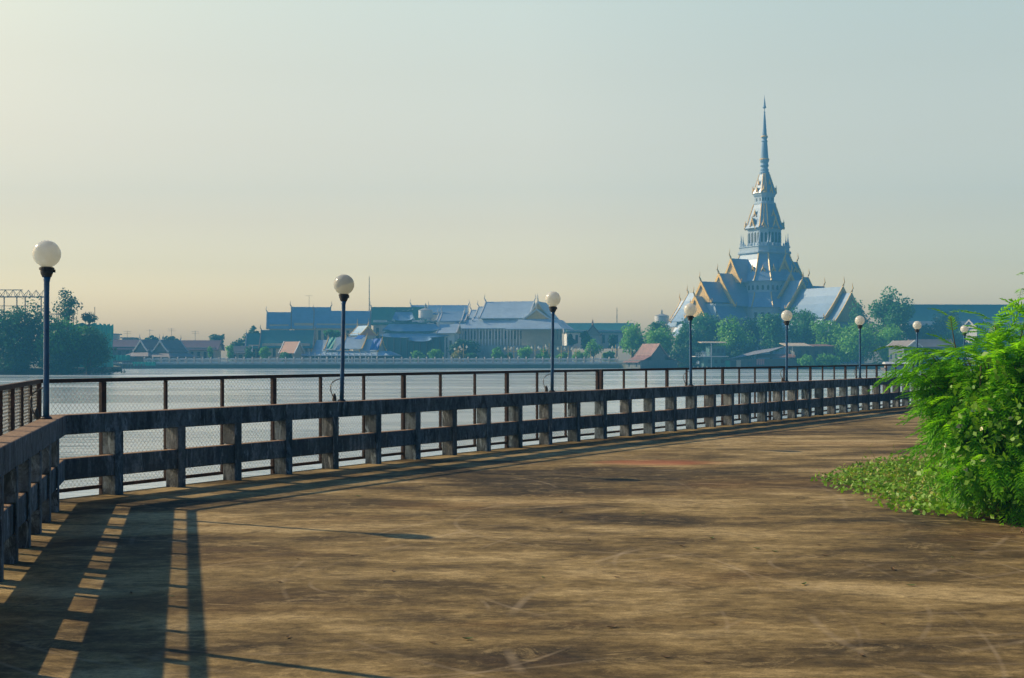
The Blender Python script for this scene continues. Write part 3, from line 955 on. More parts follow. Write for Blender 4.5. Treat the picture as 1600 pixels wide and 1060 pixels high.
hall('pagoda_hall', "leftmost and lowest of three blue roofed halls high behind the teal roofed hall", 437, 402, 8, 7.8, 8, 488, 514, 545, M['blue_roof'], M['white_trim'], M['blue_gable'], M['cream_wall'])
hall('pagoda_hall', "middle blue roofed hall, its pointed gable rising above its two neighbours", 486, 404, 10, 12.6, 9, 480, 514, 545, M['blue_roof'], M['brown_trim'], M['gable'], M['cream_wall'], 1)
hall('pagoda_hall', "longest of the three blue roofed halls, ending beside the tall radio mast", 535, 398, 7, 18.0, 8, 486, 513, 545, M['blue_roof'], M['brown_trim'], M['blue_gable'], M['cream_wall'], 1, .8, 9)
hall('green_roofed_hall', "green roofed hall partly hidden by the Chinese shrine, right of the mast", 624, 408, 3, 18.5, 10, 480, 508, 545, M['green_roof'], M['white_trim'], M['blue_gable'], M['white_wall'])
hall('grey_roofed_hall', "long blue grey roof rising behind the round water tank", 687, 412, 2, 19, 9, 477, 492, 540, M['blue_roof'], M['white_trim'], M['blue_gable'], M['white_wall'])
hall('low_white_hall', "pale sunlit roof under the long blue grey roof, beside the big Thai hall", 708, 397, -16, 9.5, 6, 488, 502, 540, M['pale_roof'], M['white_trim'], M['gable'], M['white_wall'], 2)
hall('teal_roofed_hall', "wide teal roofed hall behind the orange roofed house", 450, 376, 4, 16.0, 11, 516, 544, 566, M['teal_roof'], M['brown_trim'], M['brown_trim'], M['cream_wall'], 1, .7)
hall('teal_roofed_annex', "small teal roof at the left end of the wide teal roofed hall", 399, 378, 4, 5.0, 7, 521, 545, 566, M['teal_roof'], M['white_trim'], M['brown_trim'], M['cream_wall'], 1, .5, 3)
hall('orange_roofed_house', "little cream house with an orange tiled roof by the bank", 456, 367, -28, 5.6, 5.2, 534, 552, 568, M['orange_roof'], M['white_trim'], M['cream_wall'], M['cream_wall'], 1, 0, 2, cat="house")
hall('maroon_roofed_hall', "long low building with a plain maroon roof and cream wall", 305, 384, 0, 16, 9, 532, 547, 568, M['maroon_roof'], M['maroon_roof'], M['cream_wall'], M['cream_wall'], 1, 0, 7, cat="building")
hall('maroon_roofed_shed', "maroon roofed shed beside the green netted building", 193, 388, 0, 14, 9, 531, 546, 566, M['maroon_roof'], M['maroon_roof'], M['dim_wall'], M['dim_wall'], 1, 0, 5, cat="building")
hall('gabled_pavilion', "left of two dark pavilions with upswept pointed gables by the river", 237, 372, 62, 9, 6.0, 531, 549, 569, M['brown_roof'], M['white_trim'], M['dim_wall'], M['dim_wall'], 1, .7, 3, (2.4, 1.2), 0, cat="pavilion")
hall('gabled_pavilion', "right of two dark pavilions with upswept pointed gables, before the maroon roof", 266, 370, 66, 9, 6.2, 532, 550, 569, M['brown_roof'], M['white_trim'], M['dim_wall'], M['dim_wall'], 1, .7, 3, (2.4, 1.2), 0, cat="pavilion")
hall('cream_house', "low cream house behind small trees left of the teal roofs", 376, 372, 10, 6.5, 6, 541, 552, 568, M['brown_roof'], M['white_trim'], M['cream_wall'], M['cream_wall'], 1, 0, 3, cat="house")
hall('long_green_hall', "long low green roofed hall between the big Thai hall and the trees", 935, 412, 2, 24, 12, 505, 520, 545, M['teal_roof'], M['white_trim'], M['blue_gable'], M['white_wall'], 1, 0, 10)
hall('gabled_porch', "small red edged gable porch in front of the long low green hall", 926, 402, 88, 6, 5.6, 508, 524, 545, M['teal_roof'], M['rust_roof'], M['cream_wall'], M['white_wall'], 1, .8, 1, cat="porch")
hall('green_roofed_warehouse', "big plain green roof stretching behind the bush and the tallest tree", 1502, 430, 2, 46, 16, 476, 512, 560, M['teal_roof'], M['teal_roof'], M['white_wall'], M['white_wall'], 1, 0, 12, cat="building")
hall('white_gabled_hall', "pale grey gabled hall under the green warehouse roof, seen over the bush", 1526, 400, 30, 7, 6, 500, 512, 560, M['pale_roof'], M['white_trim'], M['white_wall'], M['white_wall'], 1, 0, 2)

# riverside pavilion with tarpaulins
d = 367
pv = thing('riverside_pavilion', "white roofed riverside pavilion with columns and green and blue tarpaulins on its roof", "pavilion", (X(540, d), d, LAND))
R_ = Roof((X(540, d), d + 5), math.radians(-15))
s = d / F
def rr(x): return (x - 540) * s
R_.seg(rr(486), rr(512), 3.4, Z(531, d), Z(549, d), (True, True), .25, .5, .3)
R_.seg(rr(508), rr(534), 3.6, Z(527, d), Z(547, d), (True, True), .25, .5, .3)
R_.seg(rr(538), rr(571), 3.8, Z(526, d), Z(545, d), (True, True), .25, .6, .35)
R_.seg(rr(568), rr(597), 3.6, Z(530, d), Z(549, d), (True, True), .25, .6, .35)
R_.skirt(rr(478), rr(606), 3.0, 5.6, Z(548.5, d), Z(555.5, d), .18, 2)
R_.body(rr(486), rr(600), 3.0, LAND, Z(551, d), 12, 0, colr=.14, coff=2.1)
R_.make(pv, M['hall_roof'], M['gold'], M['white_trim'], M['dim_wall'], M['white_wall'])
def tarp(x0, x1, y0, y1, mat):
    c = []
    n = 6
    mb = MB(); vs = []; fs = []
    for j in range(n + 1):
        v = j / n
        for i in range(n + 1):
            u = i / n
            x = x0 + (x1 - x0) * u; y = y0 + (y1 - y0) * v
            z = Z(y, d); t = -(.9 + 3.0 * v) - .35
            p = R_.P(rr(x), t + .15 * math.sin(u * 9 + v * 5), z + .35)
            vs.append(p)
    for j in range(n):
        for i in range(n):
            k = j * (n + 1) + i
            fs.append((k, k + 1, k + n + 2, k + n + 1))
    mb.add(vs, fs)
    o = build('tarpaulin', mb, mat)
    sol = o.modifiers.new('thick', 'SOLIDIFY'); sol.thickness = .06
    return o
tag(tarp(513, 523, 529, 547, M['tarp_green']), "green tarpaulin hanging down the pavilion's white roof", "tarpaulin")
tag(tarp(586, 600, 531, 549, M['tarp_blue']), "blue tarpaulin over the right end of the pavilion roof", "tarpaulin")
tag(tarp(560, 572, 526, 532, M['tarp_blue']), "small blue sheet near the pavilion's middle ridge", "tarpaulin")

# Chinese style shrine with stacked, upswept roofs
d = 382
sh = thing('tiered_shrine', "Chinese style shrine with stacked upswept blue grey roofs behind the shrubs", "shrine", (X(645, d), d, LAND))
cx = X(645, d)
def tier(mb, x0, x1, y0, y1, dep0, dep1, yc):
    """hipped roof with lifted corners between rows y0 (top) and y1 (eave)"""
    zt, zb = Z(y0, d), Z(y1, d)
    X0, X1 = X(x0, d), X(x1, d); ins = (X1 - X0) * .10
    n = 8; vs = []; fs = []
    prof = [0, .35, .7, 1.0]
    for q in prof:
        half = dep0 + (dep1 - dep0) * q; ix = ins * (1 - q)
        z = zt + (zb - zt) * (1.25 * q - .25 * q * q)
        ring = []
        for k in range(4):
            a = [(X0 + ix, yc - half), (X1 - ix, yc - half), (X1 - ix, yc + half), (X0 + ix, yc + half)][k]
            b = [(X1 - ix, yc - half), (X1 - ix, yc + half), (X0 + ix, yc + half), (X0 + ix, yc - half)][k]
            for i in range(n):
                u = i / n
                lift = q * .8 * abs(2 * u - 1) ** 4
                ring.append((a[0] + (b[0] - a[0]) * u, a[1] + (b[1] - a[1]) * u, z + lift))
        vs += ring
    m_ = 4 * n
    for i in range(len(prof) - 1):
        for k in range(m_):
            fs.append((i * m_ + k, i * m_ + (k + 1) % m_, (i + 1) * m_ + (k + 1) % m_, (i + 1) * m_ + k))
    fs.append(tuple(range(m_))); fs.append(tuple((len(prof) - 1) * m_ + k for k in range(m_ - 1, -1, -1)))
    mb.add(vs, fs)
rf = MB(); yc = d + 5
tier(rf, 612, 645, 487, 501, .4, 3.0, yc); tier(rf, 598, 688, 506, 518, 3.2, 5.2, yc); tier(rf, 592, 702, 521, 528, 5.4, 7.0, yc); tier(rf, 640, 676, 526, 534, .4, 2.0, yc - 7.2)
ro = build('roof', rf, M['blue_roof'], sh)
tr = MB()
for (x0, x1, y) in ((613, 644, 486), (604, 682, 505.5), (598, 698, 520.5)):
    pts = []
    for i in range(13):
        u = i / 12
        pts.append((X(x0 + (x1 - x0) * u, d), yc - (0 if y < 490 else (3.2 if y < 510 else 5.4)), Z(y, d) + .15 + .7 * abs(2 * u - 1) ** 3 + .25 * math.sin(i * 2.1)))
    tr.tube(pts, .28, 5)
build('ridge_ornament', tr, M['teal_wall'], ro)
wl = MB(); wl.box(X(616, d), X(641, d), yc - 2.4, yc + 2.4, Z(506, d), Z(500, d)); wl.box(X(602, d), X(684, d), yc - 4.4, yc + 4.4, Z(522, d), Z(517, d)); wl.box(X(597, d), X(697, d), yc - 6.2, yc + 6.2, LAND, Z(527, d))
wo = build('wall', wl, M['teal_wall'], sh)
for i in range(11):
    x = X(596 + 10.2 * i, d); build('column', MB().lathe((x, yc - 6.6, LAND), [(.25, 0), (.22, .4), (.2, Z(528, d) - LAND - .2), (.3, Z(528, d) - LAND)], 8), M['dim_wall'], sh)
R_ = Roof((X(566, d), d + 2), math.radians(-60))
R_.seg(-4, 4, 3.0, Z(509, d), Z(524, d), (True, True), .25, .9, .45); R_.body(-3.5, 3.5, 2.5, LAND, Z(521, d))
R_.make(sh, M['blue_roof'], M['gold'], M['orange_roof'], M['cream_wall'], roof_name='side_roof')

# round water tanks
def tank(name, label, x0, x1, y0, y1, d, ygr):
    c = px((x0 + x1) / 2, 0, d); r = (x1 - x0) / 2 * d / F; z0, z1 = Z(y1, d), Z(y0, d)
    t = thing(name, label, "water tank", (c.x, c.y, LAND))
    build('tank', MB().lathe((c.x, c.y, 0), [(r * .8, z0 - .3), (r, z0), (r, z1 - (z1 - z0) * .25), (r * 1.04, z1 - (z1 - z0) * .2)], 20), M['white_wall'], t)
    build('lid', MB().lathe((c.x, c.y, 0), [(r * 1.04, z1 - (z1 - z0) * .2 + .003), (r * .3, z1), (r * .12, z1 + .1), (r * .12, z1 + 1.0), (r * .03, z1 + 1.6)], 20), M['blue_gable'], t)
    for k in range(6):
        an = k * math.pi / 3
        build('leg', MB().tube([(c.x + r * .75 * math.cos(an), c.y + r * .75 * math.sin(an), LAND), (c.x + r * .72 * math.cos(an), c.y + r * .72 * math.sin(an), z0 - .1)], .22, 6), M['white_wall'], t)
tank('water_tank', "white round water tank with a low conical lid above the shrine roofs", 654, 676, 482, 497, 388, 545)
tank('water_tank', "cream water tank rising out of the trees left of the temple", 1023, 1045, 491, 505, 408, 545)

# big Thai hall
d = 388
bh = thing('big_thai_hall', "big Thai hall with stepped pale roofs, a wide front gable and a row of columns", "hall", (X(800, d), d, LAND))
s = d / F
R_ = Roof((X(800, d), d + 8), math.radians(-17))
def rr(x): return (x - 800) * s
R_.seg(rr(757), rr(836), 7.2, Z(469.5, d), Z(497, d), (True, True), .3, 1.0, .45)
R_.seg(rr(745), rr(758), 6.6, Z(477, d), Z(501, d), (True, False), .3, .9, .4)
R_.seg(rr(732), rr(750), 6.0, Z(482, d), Z(505, d), (True, False), .3, .9, .4)
R_.skirt(rr(722), rr(850), 6.4, 9.6, Z(499, d), Z(513, d), .25, 2)
R_.body(rr(728), rr(852), 6.0, Z(541, d), Z(506, d), 0, 15, .8, 2.6)
R_.body(rr(724), rr(856), 5.6, Z(541, d), Z(513, d), 26, 0, colr=.16, coff=3.2)
R_.make(bh, M['hall_roof'], M['white_trim'], M['gable'], M['cream_wall'], M['white_wall'])
W_ = Roof((X(845, d), d - 1), math.radians(-104))
W_.seg(-9, 4, 3.9, Z(472, d), Z(497, d), (False, True), .3, 1.0, .45)
W_.seg(-9, 6.0, 5.6, Z(484, d), Z(503, d), (False, True), .3, .7, .4)
W_.skirt(-9, 6.2, 5.4, 9.2, Z(500, d), Z(515, d), .25, 1)
W_.body(-9, 5.6, 5.0, Z(541, d), Z(503, d), 0, 3)
W_.make(bh, M['hall_roof'], M['white_trim'], M['gable'], M['cream_wall'], M['white_wall'], roof_name='wing_roof')
pl = MB().box(X(716, d), X(892, d), d - 7, d + 18, LAND, Z(540.5, d))
build('plinth', pl, M['bank_wall'], bh)
sd = thing('small_side_roofs', "two small bright gabled roofs leaning against the left of the big Thai hall", "annex", (X(700, 380), 380, LAND))
R_ = Roof((X(700, 383), 383), math.radians(-16))
R_.seg(-2.6, 3.6, 3.2, Z(507, 383), Z(521, 383), (True, True), .25, .7, .35); R_.seg(-5.5, -1.0, 2.8, Z(512, 383), Z(524, 383), (True, False), .25, .7, .35)
R_.body(-5, 3, 2.4, LAND, Z(519, 383), 0, 3); R_.make(sd, M['hall_roof'], M['white_trim'], M['gable'], M['white_wall'])

# plain low blocks on the skyline at left
def block(name, label, x0, x1, y0, y1, d, depth, mat, wins=3):
    t = thing(name, label, "building", (X((x0 + x1) / 2, d), d, LAND))
    w = build('wall', MB().box(X(x0, d), X(x1, d), d, d + depth, LAND, Z(y0, d)), mat, t)
    build('roof', MB().box(X(x0 - 3, d), X(x1 + 3, d), d - .6, d + depth + .4, Z(y0, d) + .003, Z(y0, d) + .35), M['bank_wall'], t)
    wlist = []
    for i in range(wins):
        xx = X(x0 + (x1 - x0) * (i + .5) / wins, d); wlist.append(MB().box(xx - .5, xx + .5, d - .05, d + .1, Z(y0, d) - 2.6, Z(y0, d) - 1.2))
    [build('window', q_, M['glass'], w) for q_ in wlist]
block('flat_roofed_building', "pale flat roofed block peeping out right of the green net", 146, 175, 523, 545, 400, 8, M['white_wall'])
block('flat_roofed_house', "small grey flat roofed house with a rooftop tank, left of the pavilions", 191, 205, 529, 545, 405, 6, M['bank_wall'], 2)

# ------------------------------------------------------------------ balustrade and river wall
d = 360.5
bl = thing('riverside_balustrade', "long pale balustrade of posts and arched panels along the far river wall", "balustrade", (X(560, d), d, LAND))
x0, x1 = X(226, d), X(965, d)
n = 57
build('river_wall', MB().box(x0 - 14, x1 + .3, d - .45, d + .8, -2.6, LAND + .35), M['bank_wall'], bl)
zb = LAND + .35
build('handrail', MB().box(x0, x1, d - .13, d + .13, zb + 1.02, zb + 1.18), M['stone'], bl)
for i in range(n):
    pn = MB()
    a = x0 + (x1 - x0) * i / n; b = x0 + (x1 - x0) * (i + 1) / n
    pn.box(a + .3, b - .3, d - .07, d + .07, zb + .003, zb + .42)
    m_ = (a + b) / 2; w = (b - a) / 2 - .3
    pts = [(m_ - w, zb + 1.18)] + [(m_ + w * math.cos(t), zb + 1.18 + .34 * math.sin(t)) for t in np.linspace(math.pi, 0, 9)]
    pn.prism([(x, d - .06, z) for x, z in pts[1:]], (0, .12, 0))
    for j in range(5):
        xx = a + .3 + (b - a - .6) * (j + .5) / 5
        pn.box(xx - .06, xx + .06, d - .05, d + .05, zb + .42, zb + 1.02)
    build('panel', pn, M['white_wall'], bl)
p0 = None
for i in range(n + 1):
    x = x0 + (x1 - x0) * i / n
    if p0 is None:
        m_ = MB().box(x - .22, x + .22, d - .22, d + .22, zb + .001, zb + 1.45)
        m_.lathe((x, d, zb + 1.45), [(.28, 0), (.28, .08), (.15, .14), (.2, .28), (.04, .5)], 6)
        p0 = build('post', m_, M['stone'], bl)
    else:
        c = p0.copy(); COL.objects.link(c); c.parent = bl
        c.location = (x - x0, 0, 0)

# gilded lamp posts along the promenade
def gold_lamp(x, ytop, label, first):
    dd = 365; c = px(x, 0, dd)
    if first is None:
        h = Z(537, dd) - LAND
        t = bpy.data.objects.new('gilded_lamp_post', None); COL.objects.link(t)
        build('pole', MB().lathe((0, 0, 0), [(.22, 0), (.22, .4), (.09, .5), (.08, h - 1.9), (.14, h - 1.8), (.06, h - 1.2), (.10, h - .5), (.02, h)], 8), M['gold'], t)
        for sg in (-1, 1):
            build('arm', MB().tube([(0, 0, h - 2.1), (sg * .5, 0, h - 1.9), (sg * .95, 0, h - 1.75), (sg * 1.0, 0, h - 1.4)], .06, 5), M['gold'], t)
        for sg in (-1, 1):
            build('lantern', MB().lathe((sg * 1.0, 0, h - 1.4), [(.10, 0), (.28, .1), (.32, .5), (.12, .65), (.02, 1.0)], 8), M['globe'], t)
        first = t; o = t
    else:
        o = copy_tree(first)
    o.location = (c.x, c.y, LAND)
    o.scale = (1, 1, (Z(ytop, dd) - LAND) / (Z(537, dd) - LAND))
    tag(o, label, "lamp post", "gilded lamp posts on the far promenade")
    return first
fl = None
for x, yt, lab in ((716, 541, "gilded lamp post at the left of the yellow shrub's back"), (724, 537, "gilded lamp post right behind the yellow shrub"),
                   (794, 540, "gilded lamp post between the two leafy shrubs left of the bushiest one"), (803, 541, "gilded lamp post at the left side of the bushiest green shrub"),
                   (836, 538, "gilded lamp post between the bushiest green shrub and its right neighbour"), (849, 540, "gilded lamp post just left of the yellowish globe lamp's pole"),
                   (858, 536, "tallest gilded lamp post, closest to the yellowish globe lamp's pole"), (877, 540, "gilded lamp post just right of the yellowish globe lamp's pole"),
                   (888, 541, "gilded lamp post second right of the yellowish globe lamp's pole"), (900, 541, "gilded lamp post before the dark tree of the green hall"),
                   (923, 540, "gilded lamp post under the red edged porch gable"), (930, 542, "gilded lamp post just right of the porch gable"),
                   (962, 538, "gilded lamp post at the right end of the balustrade"), (986, 544, "gilded lamp post among the pale trees left of the boathouse")):
    fl = gold_lamp(x, yt, lab, fl)

# ------------------------------------------------------------------ masts
def mast(x, y0, y1, d, label, arms_=0):
    c = px(x, 0, d); z1, z0 = Z(y0, d), Z(y1, d)
    r = .12
    if arms_:
        t = thing('aerial_mast', label, "aerial", (c.x, c.y, z0))
        build('pole', MB().tube([(c.x, c.y, LAND), (c.x, c.y, z1)], [.1, .05], 6), M['steel'], t)
        a = MB()
        for i in range(arms_):
            z = z1 - .3 - .6 * i
            a.tube([(c.x - 1.2, c.y, z), (c.x + 1.2, c.y, z)], .035, 4)
            for q in (-.9, -.3, .3, .9): a.tube([(c.x + q, c.y - .5, z), (c.x + q, c.y + .5, z)], .03, 4)
        build('aerial_bars', a, M['steel'], t)
    else:
        t = thing('radio_mast', label, "mast", (c.x, c.y, LAND))
        build('pole', MB().tube([(c.x, c.y, LAND), (c.x, c.y, z1)], [.3, .10], 6), M['steel'], t)
        a = MB()
        for i in range(10):
            z = z1 - 1 - 2.2 * i; a.box(c.x - .26, c.x + .26, c.y - .26, c.y + .26, z, z + .08)
        build('collars', a, M['steel'], t)
mast(577, 432, 500, 415, "tall thin radio mast rising between the blue and green roofs")
mast(964, 481, 520, 420, "thin mast above the long low green roof")
mast(199, 517, 545, 395, "rooftop aerial above the maroon roofed shed", 2)
mast(268, 513, 545, 395, "aerial with crossed bars above the right dark pavilion", 2)
mast(305, 517, 545, 395, "aerial with crossed bars over the long maroon roof", 2)
mast(234, 515, 545, 395, "bare aerial above the left dark pavilion", 1)
mast(483, 461, 500, 420, "slim aerial behind the middle blue roofed hall", 1)

# ------------------------------------------------------------------ right-bank houses on stilts
def stilts(parent, x0, x1, y0, y1, z, n, name='stilt', mat=None):
    for i in range(n):
        for yy in (y0 + .3, y1 - .3):
            x = x0 + (x1 - x0) * (i + .5) / n
            build(name, MB().tube([(x, yy, -2.6), (x, yy, z)], .13, 5), mat or M['wood_bark'], parent)
d = 338; s = d / F
bt = thing('boathouse', "old boathouse with a steep rusty red roof beside the left foot of the trees", "boathouse", (X(1018, d), d, WATER))
R_ = Roof((X(1020, d), d + 4), math.radians(108))
R_.seg(-5.5, 5.5, 2.6, Z(537, d), Z(556, d), (True, True), .15, 0, .18)
R_.skirt(-5.5, 5.5, 2.5, 6.4, Z(556.5, d), Z(566, d), .12, 0)
R_.body(-5.1, 5.1, 5.6, Z(577, d), Z(563, d), 0, 2); R_.body(-5.0, 5.0, 2.0, Z(563, d), Z(552, d))
R_.make(bt, M['rust_roof'], M['brown_trim'], M['dim_wall'], M['dim_wall'])
stilts(bt, X(992, d), X(1046, d), d - 1, d + 9, Z(576, d), 6)

h2 = thing('two_storey_house', "two storey teal house on stilts with a flat yellow roof and white balcony", "house", (X(1112, d), d, WATER))
w = MB().box(X(1109, d), X(1134, d), d + .5, d + 7, Z(556.5, d), Z(541, d)); w.box(X(1100, d), X(1136, d), d, d + 7.5, Z(573, d), Z(558, d))
wo = build('wall', w, M['teal_wall'], h2)
build('roof', MB().prism([(X(1095, d), d - 1.2, Z(536.5, d)), (X(1095, d), d - 1.2, Z(535.5, d)), (X(1097, d), d + 8, Z(533.5, d)), (X(1097, d), d + 8, Z(534.5, d))], (X(1135, d) - X(1095, d), 0, 0)), M['sand_roof'], h2)
fl_ = MB().box(X(1085, d), X(1137, d), d - 1.6, d + 7.8, Z(557.9, d), Z(556.6, d)); build('floor', fl_, M['white_trim'], h2)
bc = MB()
for z in (552, 554.5): bc.box(X(1086, d), X(1109, d), d - 1.5, d - 1.4, Z(z, d), Z(z, d) + .12)
for i in range(7): bc.box(X(1086 + 3.7 * i, d), X(1086.6 + 3.7 * i, d), d - 1.5, d - 1.4, Z(556.6, d), Z(551.6, d))
build('balcony_railing', bc, M['white_trim'], h2)
wlist = []
for x in (1114, 1121, 1128): wlist.append(MB().box(X(x, d), X(x + 4, d), d + .42, d + .6, Z(552, d), Z(545, d)))
for x in (1106, 1116, 1126): wlist.append(MB().box(X(x, d), X(x + 5, d), d - .08, d + .1, Z(568, d), Z(562, d)))
[build('window', q_, M['glass'], wo) for q_ in wlist]
stilts(h2, X(1086, d), X(1136, d), d - 1, d + 7, Z(573, d), 7, 'stilt', M['white_trim']); build('porch_post', MB().tube([(X(1110, d), d - 1.5, -2.6), (X(1110, d), d - 1.5, Z(537, d))], .12, 6), M['white_trim'], h2)

ls = thing('long_shed', "long sloping grey iron roofed shed on stilts right of the two storey house", "shed", (X(1185, d), d, WATER))
rf = MB(); th = .12
A, B, C, D_ = px(1131, 563.5, d - 2), px(1200, 551, d - 2), px(1228, 541.5, d + 10), px(1180, 549, d + 10)
rf.prism([A, B, B + Vector((0, 0, .15)), A + Vector((0, 0, .15))], (0, .2, 0))
rf.add([A, B, C, D_, A + Vector((0, 0, th)), B + Vector((0, 0, th)), C + Vector((0, 0, th)), D_ + Vector((0, 0, th))],
       [(0, 3, 2, 1), (4, 5, 6, 7), (0, 1, 5, 4), (1, 2, 6, 5), (2, 3, 7, 6), (3, 0, 4, 7)])
build('roof', rf, M['tin_roof'], ls)
lr = MB(); lr.add([px(1179, 558.6, d - 2), px(1243, 558.6, d - 2), px(1243, 553.5, d + 4), px(1184, 553.5, d + 4)] , [(0, 1, 2, 3)])
lr.add([px(1179, 559.3, d - 2), px(1243, 559.3, d - 2), px(1243, 554.2, d + 4), px(1184, 554.2, d + 4)], [(3, 2, 1, 0)])
build('lower_roof', lr, M['rust_roof'], ls)
w = MB().box(X(1136, d), X(1243, d), d - .5, d + 6, Z(574, d), Z(561, d)); wo = build('wall', w, M['dim_wall'], ls)
wlist = []
build('door', MB().box(X(1150, d), X(1157, d), d - .6, d - .45, Z(573.5, d), Z(563, d)), M['sand_roof'], wo)
build('green_panel', MB().box(X(1133, d), X(1140, d), d - .62, d - .47, Z(573.5, d), Z(563.5, d)), M['tarp_green'], wo)
wlist.append(MB().box(X(1142, d), X(1149, d), d - .58, d - .44, Z(572, d), Z(564.5, d))); wlist.append(MB().box(X(1168, d), X(1174, d), d - .58, d - .44, Z(573, d), Z(565, d)))
[build('window', q_, M['glass'], wo) for q_ in wlist]
stilts(ls, X(1134, d), X(1243, d), d - .8, d + 6, Z(573.9, d), 12)
mb = MB()
for i in range(4): mb.add([px(1182 + i * 3.2, 561.5, d - .9), px(1184.8 + i * 3.2, 561.5, d - .9), px(1184.6 + i * 3.2, 570 + i % 2, d - .85), px(1182.3 + i * 3.2, 570.5 - i % 2, d - .8)], [(0, 1, 2, 3)])
mb.box(X(1181, d), X(1196, d), d - .93, d - .88, Z(561.5, d), Z(561.1, d))
o = build('laundry', mb, M['pink']); tag(o, "pink laundry hanging on the wall of the long grey shed", "laundry")
o.modifiers.new('thick', 'SOLIDIFY').thickness = .04

rh = thing('timber_house', "dark timber house with a pale and rusty flat roof under the trees, below the temple", "house", (X(1270, d), d + 3, WATER))
w = MB().box(X(1244, d), X(1305, d), d + 2, d + 10, Z(573, d), Z(542, d)); wo = build('wall', w, M['dim_wall'], rh)
build('roof', MB().prism([(X(1229, d), d, Z(541.8, d)), (X(1229, d), d, Z(540.6, d)), (X(1231, d), d + 11, Z(535.5, d)), (X(1231, d), d + 11, Z(536.5, d))], (X(1271, d) - X(1231, d), 0, 0)), M['sand_roof'], rh)
build('rusty_roof', MB().prism([(X(1271.5, d), d, Z(541.8, d)), (X(1271.5, d), d, Z(540.9, d)), (X(1271.5, d), d + 11, Z(537.5, d)), (X(1271.5, d), d + 11, Z(538.5, d))], (X(1306, d) - X(1271.5, d), 0, 0)), M['rust_roof'], rh)
wlist = []
for x in (1250, 1262, 1276, 1290): wlist.append(MB().box(X(x, d), X(x + 5, d), d + 1.9, d + 2.1, Z(557, d), Z(548, d)))
[build('window', q_, M['glass'], wo) for q_ in wlist]
for x in (1231, 1238): build('porch_post', MB().box(X(x, d), X(x + 1, d), d + .2, d + .4, Z(573, d), Z(541.9, d)), M['white_trim'], rh)
stilts(rh, X(1245, d), X(1304, d), d + 2, d + 10, Z(573, d), 8)

d2 = 322
ph = thing('porch_house', "white gabled house with an open balcony at the bush's left tip", "house", (X(1426, d2), d2, WATER))
R_ = Roof((X(1422, d2), d2 + 5), math.radians(-76))
R_.seg(-5, 5, 2.3, Z(532, d2), Z(542, d2), (True, True), .15, 0, .25)
R_.body(-4.6, 2.6, 1.8, Z(574, d2), Z(540, d2), 0, 3, .7, 1.4)
R_.make(ph, M['brown_roof'], M['white_trim'], M['bank_wall'], M['dim_wall'])
R2 = Roof((X(1448, d2), d2 + 5), math.radians(0))
R2.seg(-3, 8, 2.6, Z(530, d2), Z(542, d2), (True, True), .15, 0, .2); R2.body(-2.6, 7.5, 2.0, Z(574, d2), Z(541, d2), 0, 4)
R2.make(ph, M['brown_roof'], M['brown_trim'], M['dim_wall'], M['dim_wall'], roof_name='rear_roof')
bc = MB()
for z in (553, 557.5): bc.box(X(1409, d2), X(1430, d2), d2 - 1.0, d2 - .9, Z(z, d2), Z(z, d2) + .14)
for i in range(8): bc.box(X(1409 + 2.8 * i, d2), X(1409.7 + 2.8 * i, d2), d2 - 1.0, d2 - .9, Z(559, d2), Z(552.5, d2))
for x in (1409, 1429): bc.box(X(x, d2), X(x + 1.2, d2), d2 - 1.1, d2 - .9, Z(578, d2), Z(543, d2))
bc.box(X(1408, d2), X(1431, d2), d2 - 1.2, d2 + 3, Z(560.3, d2), Z(559.2, d2))
build('balcony', bc, M['white_trim'], ph)
d3 = 300
hb = thing('houseboat', "low houseboat with a curved pale roof moored near the bush's left tip", "houseboat", (X(1404, d3), d3, WATER))
build('hull', MB().prism([(X(1384, d3), d3, WATER + .1), (X(1381, d3), d3, WATER + .8), (X(1430, d3), d3, WATER + .8), (X(1427, d3), d3, WATER - .3), (X(1386, d3), d3, WATER - .3)], (0, 3.2, 0)), M['brown_roof'], hb)
build('cabin', MB().box(X(1387, d3), X(1427, d3), d3 + .4, d3 + 2.8, WATER + .8, Z(569, d3)), M['brown_trim'], hb)
build('roof', MB().prism([(X(1384, d3), d3 + .1 + 3 * u, Z(569, d3) + .5 * math.sin(math.pi * u) + .02) for u in np.linspace(0, 1, 8)], (X(1430, d3) - X(1384, d3), 0, 0)), M['white_trim'], hb)
wlist = []
for x in (1391, 1399, 1407, 1415): wlist.append(MB().box(X(x, d3), X(x + 4, d3), d3 + .32, d3 + .45, WATER + 1.2, Z(570, d3)))
[build('window', q_, M['glass'], hb) for q_ in wlist]

# ------------------------------------------------------------------ left bank: green net, lattice gantry
d = 262
gn = thing('netted_building', "unfinished building wrapped in green scaffold netting behind the left bank trees", "building", (X(112, d), d, LAND))
N = 14; vs = []; fs = []
xa, xb = X(60, d), X(148, d); za, zb_ = LAND, Z(506, d)
mb = MB().box(xa + .3, xb - .3, d + .3, d + 11.7, LAND, zb_ - .4); build('wall', mb, M['bank_wall'], gn)
for face in (0, 1):
    vs = []; fs = []
    for j in range(9):
        for i in range(N + 1):
            u = i / N; z = za + (zb_ - za) * j / 8 + (.25 * math.sin(i * 1.9) if j == 8 else 0)
            w_ = .12 * math.sin(i * 2.4 + j * .8)
            vs.append((xa + (xb - xa) * u, d + w_, z) if face == 0 else (xb + w_, d + 12 * u, z))
    for j in range(8):
        for i in range(N):
            k = j * (N + 1) + i; fs.append((k, k + 1, k + N + 2, k + N + 1))
    mb = MB().add(vs, fs); o = build('netting', mb, M['net'], gn)
    o.modifiers.new('thick', 'SOLIDIFY').thickness = .05
sc_ = MB()
for x in np.linspace(xa + .2, xb - .2, 7):
    sc_.tube([(x, d + .6, zb_ - .4), (x, d + .6, zb_ + rnd.uniform(1.5, 4))], .07, 4)
